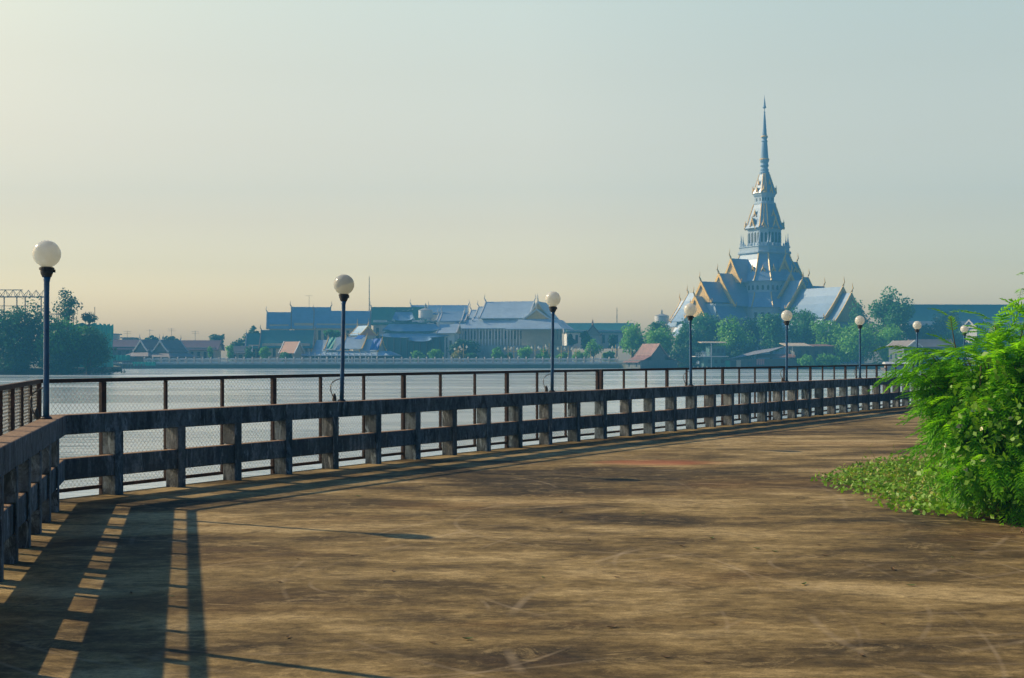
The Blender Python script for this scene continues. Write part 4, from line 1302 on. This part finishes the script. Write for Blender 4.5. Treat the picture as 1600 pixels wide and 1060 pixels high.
for z in (1.2, 2.2): sc_.tube([(xa, d + .6, zb_ + z), (xb - 4, d + .6, zb_ + z)], .05, 4)
build('scaffold', sc_, M['steel'], gn)

d = 256
gt = thing('lattice_gantry', "steel lattice gantry of triangles standing over the left bank trees", "gantry", (X(40, d), d, LAND))
g = MB(); xa, xb = X(-60, d), X(72, d); z0, z1 = Z(464, d), Z(453, d)
n = 11
for zz, yy, xe in ((z0, 0, xb), (z0, 1.6, xb), (z1, .8, X(33, d))):
    g.tube([(xa, d + yy, zz), (xe, d + yy, zz)], .09, 5)
for i in range(n):
    a = xa + (xb - xa) * i / n; b = xa + (xb - xa) * (i + 1) / n; m_ = (a + b) / 2
    for yy in (0, 1.6):
        g.tube([(a, d + yy, z0), (m_, d + .8, z1), (b, d + yy, z0)], .07, 4)
build('truss', g, M['steel'], gt)
for i, x in enumerate((-50, -20, 4, 24, 37, 62, 70)):
    build('upright', MB().tube([(X(x, d), d + .8, LAND), (X(x, d), d + .8, z0)], .12, 6), M['steel'], gt)
for zz in (Z(478, d), Z(492, d)): build('cross_rail', MB().tube([(xa, d + .8, zz), (xb, d + .8, zz)], .06, 4), M['steel'], gt)
d = 259
gl = thing('pole_frame', "open frame of thin steel poles beside the tall sparse tree", "scaffold", (X(100, d), d, LAND))
for x, y in ((80, 492), (89, 478), (101, 478), (108, 490), (115, 488)):
    build('upright', MB().tube([(X(x, d), d, LAND), (X(x, d), d, Z(y, d))], .08, 5), M['steel'], gl)
for y in (492, 499): build('cross_rail', MB().tube([(X(78, d), d, Z(y, d)), (X(117, d), d, Z(y, d))], .06, 4), M['steel'], gl)

def net_fence(label, x0, x1, y0, y1, d):
    vs = []; fs = []; N = 24
    for j in range(3):
        for i in range(N + 1):
            u = i / N; vs.append((X(x0 + (x1 - x0) * u, d), d + .2 * math.sin(i * 1.7), Z(y1 + (y0 - y1) * j / 2, d) + (.12 * math.sin(i * 2.3) if j == 2 else 0)))
    for j in range(2):
        for i in range(N):
            k = j * (N + 1) + i; fs.append((k, k + 1, k + N + 2, k + N + 1))
    t = thing('net_fence', label, "net fence", (X((x0 + x1) / 2, d), d, LAND))
    o = build('netting', MB().add(vs, fs), M['net'], t); o.modifiers.new('thick', 'SOLIDIFY').thickness = .04
    for i in range(6): build('stake', MB().tube([(X(x0 + (x1 - x0) * i / 5, d), d + .3, LAND - 1), (X(x0 + (x1 - x0) * i / 5, d), d + .3, Z(y0, d) + .2)], .07, 5), M['steel'], t)
net_fence("tall bright green net fence right of the left bank trees", 158, 203, 555, 564, 352)
net_fence("low green net fence at the start of the balustrade", 207, 243, 566, 571.5, 358)
jt = thing('rickety_jetty', "rickety plank jetty on thin piles at the foot of the green nets", "jetty", (X(190, 350), 350, WATER))
build('planks', MB().box(X(160, 350), X(225, 350), 349, 352, -.75, -.6), M['dim_wall'], jt)
stilts(jt, X(160, 350), X(225, 350), 349, 352, -.76, 14, 'pile'); build('handrail', MB().tube([(X(160, 350), 349, .3), (X(225, 350), 349, .35)], .05, 4), M['wood_bark'], jt)

# ------------------------------------------------------------------ trees
def leaf_cloud(rng, centers, radii, counts, size, flat=.75):
    """many small leaf faces spread through clumps; normals lean outward so clumps catch light and shade"""
    V = []
    for c, r, n in zip(centers, radii, counts):
        u = rng.normal(size=(n, 3)); u /= np.linalg.norm(u, axis=1)[:, None]
        q = rng.random(n) ** .45
        p = c + u * (r * q[:, None])
        nn = u * .8 + rng.normal(size=(n, 3)) * .6 + np.array([0, 0, .25])
        nn /= np.linalg.norm(nn, axis=1)[:, None]
        t = np.cross(nn, rng.normal(size=(n, 3))); t /= np.linalg.norm(t, axis=1)[:, None] + 1e-9
        b = np.cross(nn, t)
        s = size * rng.uniform(.55, 1.25, n)[:, None]
        w = s * rng.uniform(.45, .8, n)[:, None]
        V.append(np.stack([p - t * s, p - b * w, p + t * s, p + b * w], 1))
    T = np.concatenate([np.clip(rng.uniform(.0, 1.0) + rng.normal(size=n) * .08, 0, 1) for n in counts])
    V = np.concatenate(V).reshape(-1, 3)
    return V, np.arange(len(V)).reshape(-1, 4), T

def tree(name, label, x0, x1, y0, y1, d, leafm, seed, base=None, n=1500, size=.42, clumps=16, cat="tree", group=None, sparse=1.0, depth=None, lean=0, yb=None, crown_name='crown'):
    rng = np.random.default_rng(seed)
    cx, w = X((x0 + x1) / 2, d), (x1 - x0) * d / F / 2
    zt, zb_ = Z(y0, d), Z(y1, d); h = (zt - zb_) / 2; zc = (zt + zb_) / 2
    dep = depth or max(w * .8, min(h, w))
    base = LAND if base is None else base
    t = thing(name, label, cat, (cx, d, base), group)
    C, R, K = [], [], []
    for i in range(clumps):
        while True:
            u = rng.uniform(-1, 1, 3)
            if np.linalg.norm(u) < 1: break
        u *= (.86 / max(np.linalg.norm(u), .5)) * rng.uniform(.5, 1.12)
        k = 1 - .25 * max(0, u[2])
        r = rng.uniform(.15, .40)
        C.append(np.array([cx + u[0] * w * k * .82, d + u[1] * dep * .8, zc + u[2] * h * .82]))
        R.append(np.array([w * r, dep * r, h * r * .8]).clip(.25, None) + .12 * min(w, h)); K.append(max(8, int(n / clumps * rng.uniform(.6, 1.4) * sparse)))
    C.append(np.array([cx, d, zc - h * .1])); R.append(np.array([w * .62, dep * .62, h * .64])); K.append(int(n * .35 * sparse))
    V, Fq, T = leaf_cloud(rng, C, R, K, size)
    mesh_obj(crown_name, V, Fq, leafm, t, tone=T)
    tr = MB(); r0 = max(.12, min(.45, w * .09))
    zfork = max(base + .3, zb_ + (zt - zb_) * .12)
    tr.tube([(cx + lean, d, base - .3), (cx + lean * .6, d + .1, (base + zfork) / 2), (cx, d, zfork), (cx + w * .05, d, zc)], [r0 * 1.35, r0, r0 * .85, r0 * .45], 7)
    for c in C[:min(9, clumps)]:
        m_ = Vector((cx, d, zfork)).lerp(Vector(c), .5) + Vector((0, 0, h * .08))
        tr.tube([(cx, d, zfork - .1), m_, tuple(c)], [r0 * .55, r0 * .35, r0 * .1], 5)
    build('trunk', tr, M['wood_bark'], t)
    return t

LB = "trees of the left bank"
WB = WATER - .3
tree('riverside_tree', "leafy tree at the photo's left edge under the lattice gantry", -66, 34, 456, 586, 246, M['leaf_willow'], 1, WB, 4200, .32, 24, group=LB)
tree('riverside_tree', "broad willowy tree just left of the corner lamp's pole", 0, 86, 458, 586, 243, M['leaf_willow'], 2, WB, 4600, .32, 24, group=LB)
tree('riverside_tree', "round tree behind the corner lamp's pole, before the green netting", 54, 138, 494, 587, 241, M['leaf_far'], 3, WB, 4200, .30, 22, group=LB)
tree('riverside_tree', "spreading low tree at the tip of the left bank, branches touching the water", 96, 180, 502, 586, 243, M['leaf_willow'], 4, WB, 4200, .30, 22, group=LB)
tree('riverside_bush', "dark waterside bush at the foot of the left bank trees", -20, 60, 540, 587, 239, M['leaf_dark'], 5, WB, 2600, .30, 18, cat="bush", group=LB)
tree('riverside_bush', "waterside bush between the corner lamp's pole and the bank's tip", 55, 128, 548, 587, 238, M['leaf_dark'], 6, WB, 2400, .30, 18, cat="bush", group=LB)
tree('sparse_tree', "tall sparse tree showing sky through its crown above the green netting", 80, 133, 446, 512, 252, M['leaf_dark'], 7, LAND, 1500, .26, 17, group=LB, sparse=.55)
tree('sparse_tree', "small airy branch-like tree leaning out over the green net's right end", 121, 159, 484, 508, 252, M['leaf_dark'], 8, LAND, 800, .24, 9, group=LB, sparse=.6, lean=-4)
# drifting branches in the water at the tip
tb = MB(); lc = []
rng = np.random.default_rng(55)
for i in range(16):
    x = rng.uniform(118, 172); d = 241 + rng.uniform(-3, 3)
    p = px(x, 581, d); p.z = WATER + .05
    q = p + Vector((rng.uniform(-1.5, 3.5), rng.uniform(-.6, .6), rng.uniform(.3, 1.6)))
    tb.tube([p, (p + q) / 2 + Vector((0, 0, .2)), q], [.06, .045, .015], 4); lc.append(np.array(q))
db = thing('drooping_branches', "bare drooping branches trailing in the water at the left bank's tip", "branches", (X(150, 241), 241, WATER))
build('branches', tb, M['wood_bark'], db)
V, Fq, T = leaf_cloud(rng, lc, [np.array([.9, .6, .4])] * len(lc), [26] * len(lc), .2); mesh_obj('foliage', V, Fq, M['leaf_dark'], db)

MT = "small trees before the left far-bank roofs"
for a in (("slim tree standing before the maroon roof's right half", 323, 334, 538, 562, 367, M['leaf_bright'], 21, 500, .3),
          ("feathery tree between the maroon roof and the cream house", 351, 369, 537, 565, 366, M['leaf_bright'], 22, 600, .3),
          ("small tree in front of the cream house", 381, 398, 540, 566, 366, M['leaf_far'], 23, 600, .3),
          ("leafy tree left of the orange roofed house, before the teal annex", 405, 424, 535, 566, 365, M['leaf_bright'], 24, 900, .32),
          ("round bush before the orange roofed house's wall", 434, 457, 546, 567, 364, M['leaf_far'], 25, 800, .3)):
    tree('small_tree', a[0], a[1], a[2], a[3], a[4], a[5], a[6], a[7], None, a[8], a[9], 10, group=MT)
BT = "tree tops behind the left roofs"
for a in (("dark round tree top behind the left dark pavilion", 226, 250, 522, 545, 420, M['leaf_dark'], 31), ("flat dark tree top behind the right dark pavilion", 250, 284, 525, 545, 425, M['leaf_dark'], 32),
          ("dark tree behind the right end of the maroon roof", 324, 357, 520, 552, 410, M['leaf_dark'], 33), ("dark tree left of the teal annex, taller to its right", 369, 395, 521, 555, 405, M['leaf_dark'], 34),
          ("dark tree peeping above the teal annex roof", 385, 414, 508, 545, 400, M['leaf_dark'], 35), ("low tree behind the small flat roofed house", 203, 222, 528, 548, 425, M['leaf_dark'], 36),
          ("pale green tree between the blue roofed halls and the pavilion", 505, 540, 513, 530, 386, M['leaf_far'], 37), ("low tree behind the cream house", 357, 385, 530, 556, 400, M['leaf_dark'], 38)):
    tree('far_tree', a[0], a[1], a[2], a[3], a[4], a[5], a[6], a[7], None, 900, .45, 12, group=BT)

SH = "shrubs along the far promenade"
for a in (("green shrub leftmost in the promenade row, under the shrine", 640, 665, 545, 567, M['leaf_bright'], 41), ("fresh green shrub next left of the yellow shrub", 663, 698, 545, 567, M['leaf_bright'], 42),
          ("yellow shrub on the far promenade", 699, 727, 545, 567, M['leaf_yellow'], 43), ("dark green shrub right after the yellow one", 727, 749, 549, 567, M['leaf_far'], 44),
          ("bright green square-topped shrub below the big hall's left gable", 764, 788, 542, 567, M['leaf_bright'], 45), ("low shrub left of the bushiest green one", 786, 804, 550, 567, M['leaf_far'], 46),
          ("bushiest green shrub below the big hall's front wing", 804, 834, 538, 567, M['leaf_bright'], 47), ("wide green shrub left of the yellowish globe lamp's pole", 836, 864, 545, 567, M['leaf_bright'], 48),
          ("low shrub right of the yellowish globe lamp's pole", 868, 892, 549, 567, M['leaf_bright'], 49), ("leafy shrub before the dark tree of the green hall", 893, 922, 545, 567, M['leaf_bright'], 50),
          ("pale tall shrub under the red edged porch", 912, 942, 526, 562, M['leaf_bright'], 51), ("shrub by the balustrade's right end", 940, 965, 546, 567, M['leaf_bright'], 52)):
    tree('shrub', a[0], a[1], a[2], a[3], a[4], 366 + a[6] % 3, a[5], a[6], None, 1100, .33, 13, cat="shrub", group=SH)
tree('round_tree', "dark blue green bushy tree before the big Thai hall's left end", 693, 752, 524, 560, 376, M['leaf_dark'], 60, None, 1800, .4, 16)
tree('round_tree', "dark rounded tree left of the red edged porch", 903, 928, 516, 552, 382, M['leaf_far'], 61, None, 1200, .4, 13)
tree('round_tree', "dark slim tree between the red edged porch and the big trees", 948, 966, 519, 548, 382, M['leaf_dark'], 62, None, 900, .4, 11)
tree('round_tree', "pointed shrub-like tree at the right end of the big Thai hall's columns", 884, 900, 522, 545, 383, M['leaf_dark'], 63, None, 700, .4, 10)

RT = "trees of the right bank"
for a in (("pale loose tree at the left end of the right bank trees", 965, 1012, 502, 565, 372, M['leaf_bright'], 71, 2000), ("tree top half hiding the cream water tank", 1008, 1052, 493, 560, 380, M['leaf_far'], 72, 1800),
          ("bushy tree behind the boathouse's red roof", 1000, 1058, 511, 572, 356, M['leaf_bright'], 73, 2200), ("dark tree right behind the fourth globe lamp, right of the boathouse", 1048, 1100, 503, 572, 360, M['leaf_far'], 74, 2200),
          ("tree under the temple's left gables", 1076, 1134, 487, 560, 378, M['leaf_far'], 75, 2400), ("rounded bright tree right of the yellow roofed house", 1120, 1174, 496, 566, 356, M['leaf_bright'], 76, 2600),
          ("dark tree under the temple's front left corner", 1150, 1192, 492, 562, 372, M['leaf_dark'], 77, 1900), ("broad tree under the spire, left of the globe lamp there", 1178, 1232, 484, 562, 368, M['leaf_far'], 78, 2600),
          ("full tree right of the globe lamp below the spire", 1222, 1284, 481, 556, 366, M['leaf_far'], 79, 2800), ("wide tree above the dark timber house", 1264, 1336, 493, 566, 358, M['leaf_bright'], 80, 3000),
          ("tree before the temple's right gable", 1322, 1362, 472, 552, 380, M['leaf_far'], 81, 2000), ("tallest tree, with a ragged top right of the temple", 1358, 1428, 447, 560, 352, M['leaf_far'], 82, 4200),
          ("weeping tree below the tallest tree, left side", 1304, 1380, 505, 577, 340, M['leaf_bright'], 83, 3000), ("leafy tree at the water below the tallest tree", 1366, 1420, 512, 578, 338, M['leaf_bright'], 84, 2600),
          ("low bush at the water beside the dark timber house", 1248, 1276, 557, 577, 334, M['leaf_bright'], 85, 800), ("low bush at the water right of the dark timber house", 1276, 1312, 554, 577, 334, M['leaf_bright'], 86, 900),
          ("dark flat topped tree before the green warehouse roof", 1452, 1506, 486, 545, 392, M['leaf_dark'], 87, 1900), ("dark tree behind the porch house", 1414, 1462, 500, 570, 350, M['leaf_dark'], 88, 2000),
          ("tree behind the bush, right of the porch house", 1455, 1520, 512, 576, 345, M['leaf_far'], 89, 2400), ("tree mostly behind the bush at the right edge", 1510, 1600, 515, 578, 342, M['leaf_far'], 90, 2400),
          ("dark bush behind the long grey shed", 1130, 1182, 532, 572, 352, M['leaf_dark'], 91, 1500), ("dark bush between the boathouse and the yellow roofed house", 1042, 1100, 543, 575, 348, M['leaf_dark'], 92, 1500)):
    tree('bank_tree', a[0], a[1] - .1 * (a[2] - a[1]), a[2] + .1 * (a[2] - a[1]), a[3] - 4, a[4], a[5], a[6], a[7], None if a[5] > 345 else WB, int(a[8] * 1.3), .42, 24, group=RT)

# ------------------------------------------------------------------ the feathery bush on the deck
def frond_template(rng, L=.30, pairs=10, plen=.105):
    """one twice-feathered leaf: a drooping stalk with rows of leaflets; returns verts and quads"""
    V = []; Q = []
    def at(t):
        x = L * t; z = -.62 * L * t * t
        return np.array([x, 0, z])
    n = 0
    def quad(a, b, c, d_):
        nonlocal n
        V.extend([a, b, c, d_]); Q.append((n, n + 1, n + 2, n + 3)); n += 4
    for i in range(6):
        a, b = at(i / 6), at((i + 1) / 6); w = np.array([0, .0022, 0])
        quad(a - w, b - w, b + w, a + w)
    for i in range(pairs):
        t = .18 + .82 * i / (pairs - 1)
        o = at(t); pl = plen * (math.sin(math.pi * (.22 + .70 * t)) ** .7) * rng.uniform(.85, 1.1)
        for sg in (-1, 1):
            ang = math.radians(58 - 22 * t) + rng.uniform(-.12, .12)
            dr = np.array([math.cos(ang), sg * math.sin(ang), rng.uniform(-.35, -.05)]); dr /= np.linalg.norm(dr)
            side = np.cross(dr, [0, 0, 1]); side /= np.linalg.norm(side)
            m_ = 4                      # the leaflet row: a narrow, folded, drooping blade with a ragged edge
            ws = [.0035, .0085 * rng.uniform(.85, 1.15), .0092 * rng.uniform(.85, 1.15), .0065, .0012]
            pp = [o + dr * pl * (k / m_) + np.array([0, 0, -.30 * pl * (k / m_) ** 2]) for k in range(m_ + 1)]
            lift = np.array([0, 0, .45])
            for k in range(m_):
                for s2 in (-1, 1):
                    e0 = (side * s2 + lift) * ws[k]; e1 = (side * s2 + lift) * ws[k + 1]
                    quad(pp[k], pp[k + 1], pp[k + 1] + e1, pp[k] + e0)
    return np.array(V), np.array(Q)

def place_all(tmpls, mats):
    """mats: list of (template index, 3x3, origin)"""
    VV = []; QQ = []; TT = []; base = 0; r_ = np.random.default_rng(3)
    for k, R3, o in mats:
        v, q = tmpls[k]; TT.append(np.full(len(q), r_.random() ** 1.2))
        VV.append(v @ R3.T + o); QQ.append(q + base); base += len(v)
    return np.concatenate(VV), np.concatenate(QQ), np.concatenate(TT)

rng = np.random.default_rng(11)
tmpls = [frond_template(rng, L, pr, pl) for L, pr, pl in ((.33, 9, .115), (.29, 8, .10), (.38, 10, .12), (.25, 7, .10))]
roots = [np.array(p) for p in ((5.5, 12.5, 0), (6.1, 12.2, 0), (5.1, 12.9, 0), (6.6, 12.7, 0), (5.8, 13.3, 0), (6.9, 12.0, 0), (5.0, 12.4, 0))]
lobes = [  # centre, radii, branches
    (np.array([6.15, 12.6, 1.25]), np.array([1.25, 1.15, 1.00]), 62),
    (np.array([5.05, 12.6, 1.02]), np.array([.72, .85, .80]), 46),
    (np.array([5.45, 12.0, .50]), np.array([1.05, .70, .50]), 70),
    (np.array([6.35, 11.8, 1.2]), np.array([1.15, .80, 1.0]), 62),
    (np.array([4.72, 12.9, 1.30]), np.array([.40, .6, .34]), 14),
    (np.array([5.42, 12.3, 1.35]), np.array([.72, .70, .86]), 64),
    (np.array([4.42, 12.7, 1.42]), np.array([.30, .5, .34]), 9),
    (np.array([5.15, 12.3, .95]), np.array([.70, .60, .60]), 40),
    (np.array([4.60, 12.5, .50]), np.array([.34, .5, .40]), 14),
    (np.array([5.25, 11.5, .48]), np.array([.55, .35, .45]), 34),
    (np.array([7.3, 12.6, 1.1]), np.array([1.1, 1.1, 1.1]), 20),
]
bush = thing('feathery_bush', "big bright green feathery leaved bush growing over the deck at right", "bush", (5.7, 12.6, 0))
stems = MB(); fr = []
def basis(xd, up):
    xd = xd / np.linalg.norm(xd); y = np.cross(up, xd); y /= np.linalg.norm(y) + 1e-9; z = np.cross(xd, y)
    return np.stack([xd, y, z], 1)
for c, r, n in lobes:
    for i in range(n):
        u = rng.normal(size=3); u /= np.linalg.norm(u)
        u[2] = abs(u[2]) * .9 - .25 if rng.random() < .8 else u[2]
        if u[1] > .2 and rng.random() < .6: u[1] *= -1
        u /= np.linalg.norm(u)
        tip = c + u * r * rng.uniform(.8, 1.06)
        tip[2] = max(tip[2], .10)
        root = roots[np.argmin([np.linalg.norm((q - tip)[:2]) + rng.uniform(0, .6) for q in roots])]
        mid = root * .45 + tip * .55; mid[2] = max(mid[2], tip[2] * .8) + rng.uniform(.0, .25)
        pts = []
        for t in np.linspace(0, 1, 9):
            pts.append((1 - t) ** 2 * root + 2 * t * (1 - t) * mid + t * t * tip)
        stems.tube([tuple(p) for p in pts], list(np.linspace(.016, .003, 9)), 5, False)
        out = tip - mid; out[2] *= .5; out /= np.linalg.norm(out)
        nf = rng.integers(11, 15)
        for k in range(nf):
            t = .52 + .48 * (k + 1) / nf
            p = (1 - t) ** 2 * root + 2 * t * (1 - t) * mid + t * t * tip
            sg = 1 if k % 2 else -1
            side = np.cross(out, [0, 0, 1]); side /= np.linalg.norm(side)
            f = (1 - t) * 1.3 + .15
            dv = out * (.55 + .9 * (t - .5)) + side * sg * rng.uniform(.35, .95) * (1.25 - t * .8) + np.array([rng.normal() * .25, rng.normal() * .3 - .08, rng.uniform(-.45, .40)])
            fr.append((rng.integers(0, 4), basis(dv, np.array([rng.uniform(-.25, .25), rng.uniform(-.25, .25), 1.0])) * rng.uniform(.70, 1.12), p))
V, Q, T = place_all(tmpls, fr)
build('stem', stems, M['twig'], bush)
mesh_obj('foliage', V, Q, M['frond'], bush, tone=T)
# shoot standing clear above the top, brown pods
tw = MB(); ff = []
for (a, b, c) in (((5.6, 12.4, 1.9), (5.35, 12.35, 2.3), (5.16, 12.3, 2.28)), ((5.9, 12.4, 2.0), (5.6, 12.3, 2.42), (5.3, 12.2, 2.4)), ((4.7, 12.7, 1.4), (4.62, 12.7, 1.75), (4.58, 12.7, 2.0))):
    a, b, c = map(np.array, (a, b, c)); tw.tube([a, b, c], [.008, .006, .003], 5)
    for t in (.4, .7, 1.0):
        p = (1 - t) ** 2 * a + 2 * t * (1 - t) * b + t * t * c
        ff.append((3, basis((c - b) + rng.normal(size=3) * .15, np.array([0, 0, 1.])) * .8, p))
build('stem', tw, M['twig'], bush); V, Q, T = place_all(tmpls, ff); mesh_obj('foliage', V, Q, M['frond'], bush)
pod = MB()
for i in range(26):
    p = np.array([5.02 + rng.uniform(-.1, .14), 11.55 + rng.uniform(-.1, .1), 1.86 + rng.uniform(-.16, .1)])
    q = p + np.array([rng.uniform(-.03, .03), rng.uniform(-.03, .03), -rng.uniform(.1, .2)])
    pod.tube([p, (p + q) / 2 + rng.normal(size=3) * .008, q], [.004, .010, .003], 4)
build('seed_pods', pod, M['pod'], bush)

# climbing vine through the middle of the bush
def broad_leaves(rng, pts, size, up=.5):
    V = []; Q = []; n = 0
    for p in pts:
        nn = rng.normal(size=3) * .7 + np.array([-.2, -.6, up]); nn /= np.linalg.norm(nn)
        t = np.cross(nn, rng.normal(size=3)); t /= np.linalg.norm(t); b = np.cross(nn, t)
        s = size * rng.uniform(.6, 1.3)
        dip = nn * s * .18
        a = [p - t * s, p - t * s * .1 - b * s * .62 + dip, p + t * s, p - t * s * .1 + b * s * .62 + dip]
        V += a; Q.append((n, n + 1, n + 2, n + 3)); n += 4
    return np.array(V), np.array(Q)
vine = thing('climbing_vine', "broad leaved vine with pale flowers climbing through the bush's shady middle", "vine", (4.45, 11.7, 0))
path = []
for i in range(420):
    t = rng.random(); b = rng.integers(0, 3)
    c0 = [np.array([4.15, 11.75, .1]), np.array([4.35, 11.55, .2]), np.array([4.55, 11.4, .3])][b]; c1 = [np.array([4.48, 11.6, 1.58]), np.array([4.62, 11.45, 1.50]), np.array([4.85, 11.25, 1.3])][b]
    path.append(c0 * (1 - t) + c1 * t + rng.normal(size=3) * np.array([.08, .16, .08]) + np.array([0, .13, 0]))
V, Q = broad_leaves(rng, path, .035); mesh_obj('leaves', V, Q, M['creeper'], vine)
tb = MB()
for c0, c1 in (((4.5, 12.25, 0), (4.62, 12.0, 1.5)), ((4.75, 12.1, 0), (4.80, 11.9, 1.45)), ((4.95, 12.0, 0), (5.0, 11.75, 1.3))):
    a, b = np.array(c0), np.array(c1)
    tb.tube([a + (b - a) * t + np.array([.04 * math.sin(t * 9), .03 * math.cos(t * 7), 0]) for t in np.linspace(0, 1, 9)], [.008] * 9, 5)
build('stem', tb, M['twig'], vine)
V, Q = broad_leaves(rng, [p for p in path[::22]], .034); mesh_obj('pale_leaves', V, Q, simple("pale_leaf", (.55, .52, .30), .6, .3, 10), vine)

# ground cover spilling from the bush
def inside(x, y, pg):
    c = False; j = len(pg) - 1
    for i in range(len(pg)):
        xi, yi = pg[i]; xj, yj = pg[j]
        if (yi > y) != (yj > y) and x < (xj - xi) * (y - yi) / (yj - yi) + xi: c = not c
        j = i
    return c
pg = [(4.05, 15.6), (4.12, 14.6), (4.16, 13.6), (4.1, 12.7), (4.1, 12.1), (4.6, 11.8), (5.6, 11.75), (7.5, 11.5), (8.5, 14), (7.5, 17.5), (5.6, 17.4), (4.7, 16.6)]
pts = []; stalk = MB()
while len(pts) < 15000:
    x, y = rng.uniform(3.8, 8.0), rng.uniform(11.3, 17.6)
    e = .16
    if inside(x + rng.normal() * e, y + rng.normal() * e, pg):
        hh = (.04 + .17 * min(1, max(0, (x - 3.9)) / 1.4)) * (.6 + .4 * math.sin(x * 5 + y * 3) ** 2)
        if y < 12.4: hh = .10
        pts.append(np.array([x, y, rng.uniform(.01, 1) ** .7 * hh + .012]))
gc = bpy.data.objects.new('ground_cover', None); COL.objects.link(gc); gc.location = (5, 14, 0)
tag(gc, "low leafy creeper with yellowing leaves spreading over the deck before the bush", "ground cover", None, "stuff")
ysel = [p for p in pts if rng.random() < (.22 if p[1] > 13 else .05)]
V, Q = broad_leaves(rng, pts, .030, 1.2); mesh_obj('creeper_leaves', V, Q, M['creeper'], gc)["kind"] = "stuff"
V, Q = broad_leaves(rng, [p + np.array([.01, .01, .03]) for p in ysel], .024, 1.0); mesh_obj('yellow_leaves', V, Q, M['creeper_yellow'], gc)["kind"] = "stuff"
for i in range(60):
    x, y = rng.uniform(4.6, 6.4), rng.uniform(13.5, 17)
    h = rng.uniform(.2, .5); stalk.tube([(x, y, 0), (x + rng.normal() * .05, y, h * .6), (x + rng.normal() * .12, y, h)], [.003, .0025, .0012], 4)
build('grass_stalks', stalk, M['creeper_yellow'], gc)["kind"] = "stuff"

# soil crumbs heaped on the deck by the bush
mb = MB()
for i in range(160):
    x, y = 4.62 + abs(rng.normal()) * .5, 10.75 + rng.normal() * .13 + .1
    r = abs(rng.normal()) * .014 + .006
    mb.lathe((x, y, .0), [(r, -.002), (r * 1.1, r * .3), (r * .6, r * .9), (r * .1, r * 1.1)], 5, rng.random() * 6)
o = build('soil_crumbs', mb, M['dry']); tag(o, "crumbs of dark soil on the deck at the bush's foot by the right edge", "soil", None, "stuff")

# fallen leaves
def fallen(x, y, s, mat, label, seed):
    r = random.Random(seed); n = 7; vs = []; fs = []
    a = r.uniform(0, 6.28)
    curl = r.uniform(.2, .5)
    for i in range(n):
        u = i / (n - 1); w = math.sin(math.pi * min(1, u * 1.02 + .02)) * .42 * s
        for sg in (-1, 0, 1):
            lx, ly = (u - .5) * 2 * s, sg * w
            z = .004 + abs(sg) * w * curl + s * curl * (2 * u - 1) ** 2 * .8
            vs.append((lx * math.cos(a) - ly * math.sin(a), lx * math.sin(a) + ly * math.cos(a), z))
    for i in range(n - 1):
        for k in range(2): fs.append((i * 3 + k, i * 3 + k + 1, i * 3 + k + 4, i * 3 + k + 3))
    o = mesh_obj('fallen_leaf', vs, fs, mat)
    o.location = (x, y, 0)
    return tag(o, label, "leaf", "fallen leaves scattered over the deck")
seen = [(466, 874), (1005, 803), (1112, 842), (1183, 858), (1211, 863), (1351, 883), (1395, 891), (1488, 872), (1256, 914), (1346, 1025), (1104, 1036), (1377, 975), (676, 1006), (731, 1000), (848, 903), (964, 903),
        (875, 801), (920, 844), (614, 893), (656, 880), (735, 891), (551, 869), (1289, 869), (1496, 897), (1040, 1028), (1280, 852), (695, 799), (858, 828), (560, 776), (1065, 854), (268, 933), (205, 928), (436, 910),
        (1423, 916), (1263, 788), (1245, 778), (955, 981), (1115, 975), (450, 997), (1520, 860)]
green = {1, 2, 3, 4, 7, 8, 13, 14, 28, 30, 33}
for i, (x, y) in enumerate(seen):
    d = EYE * F / (y - HOR)
    fallen(X(x, d), d, rnd.uniform(.02, .038) if y > 850 else rnd.uniform(.025, .045), M['moss'] if i in green else M['dry'],
           "small curled green leaf lying on the brown deck" if i in green else "small curled dry brown leaf lying on the brown deck", 100 + i)

# ------------------------------------------------------------------ haze over the river
m = bpy.data.materials.new("river_haze"); m.use_nodes = True
nt = m.node_tree
nt.nodes.remove(nt.nodes["Principled BSDF"])
pvn = nt.nodes.new("ShaderNodeVolumePrincipled")
pvn.inputs['Color'].default_value = HAZE_COLOR
pvn.inputs['Density'].default_value = HAZE_DENSITY
pvn.inputs['Anisotropy'].default_value = 0.0
nt.links.new(pvn.outputs[0], nt.nodes["Material Output"].inputs['Volume'])
o = build('haze', MB().box(-600, 600, -65, 700, -4.0, 98), m)
tag(o, "thin bluish haze over the river and the far bank", "haze", None, "stuff")
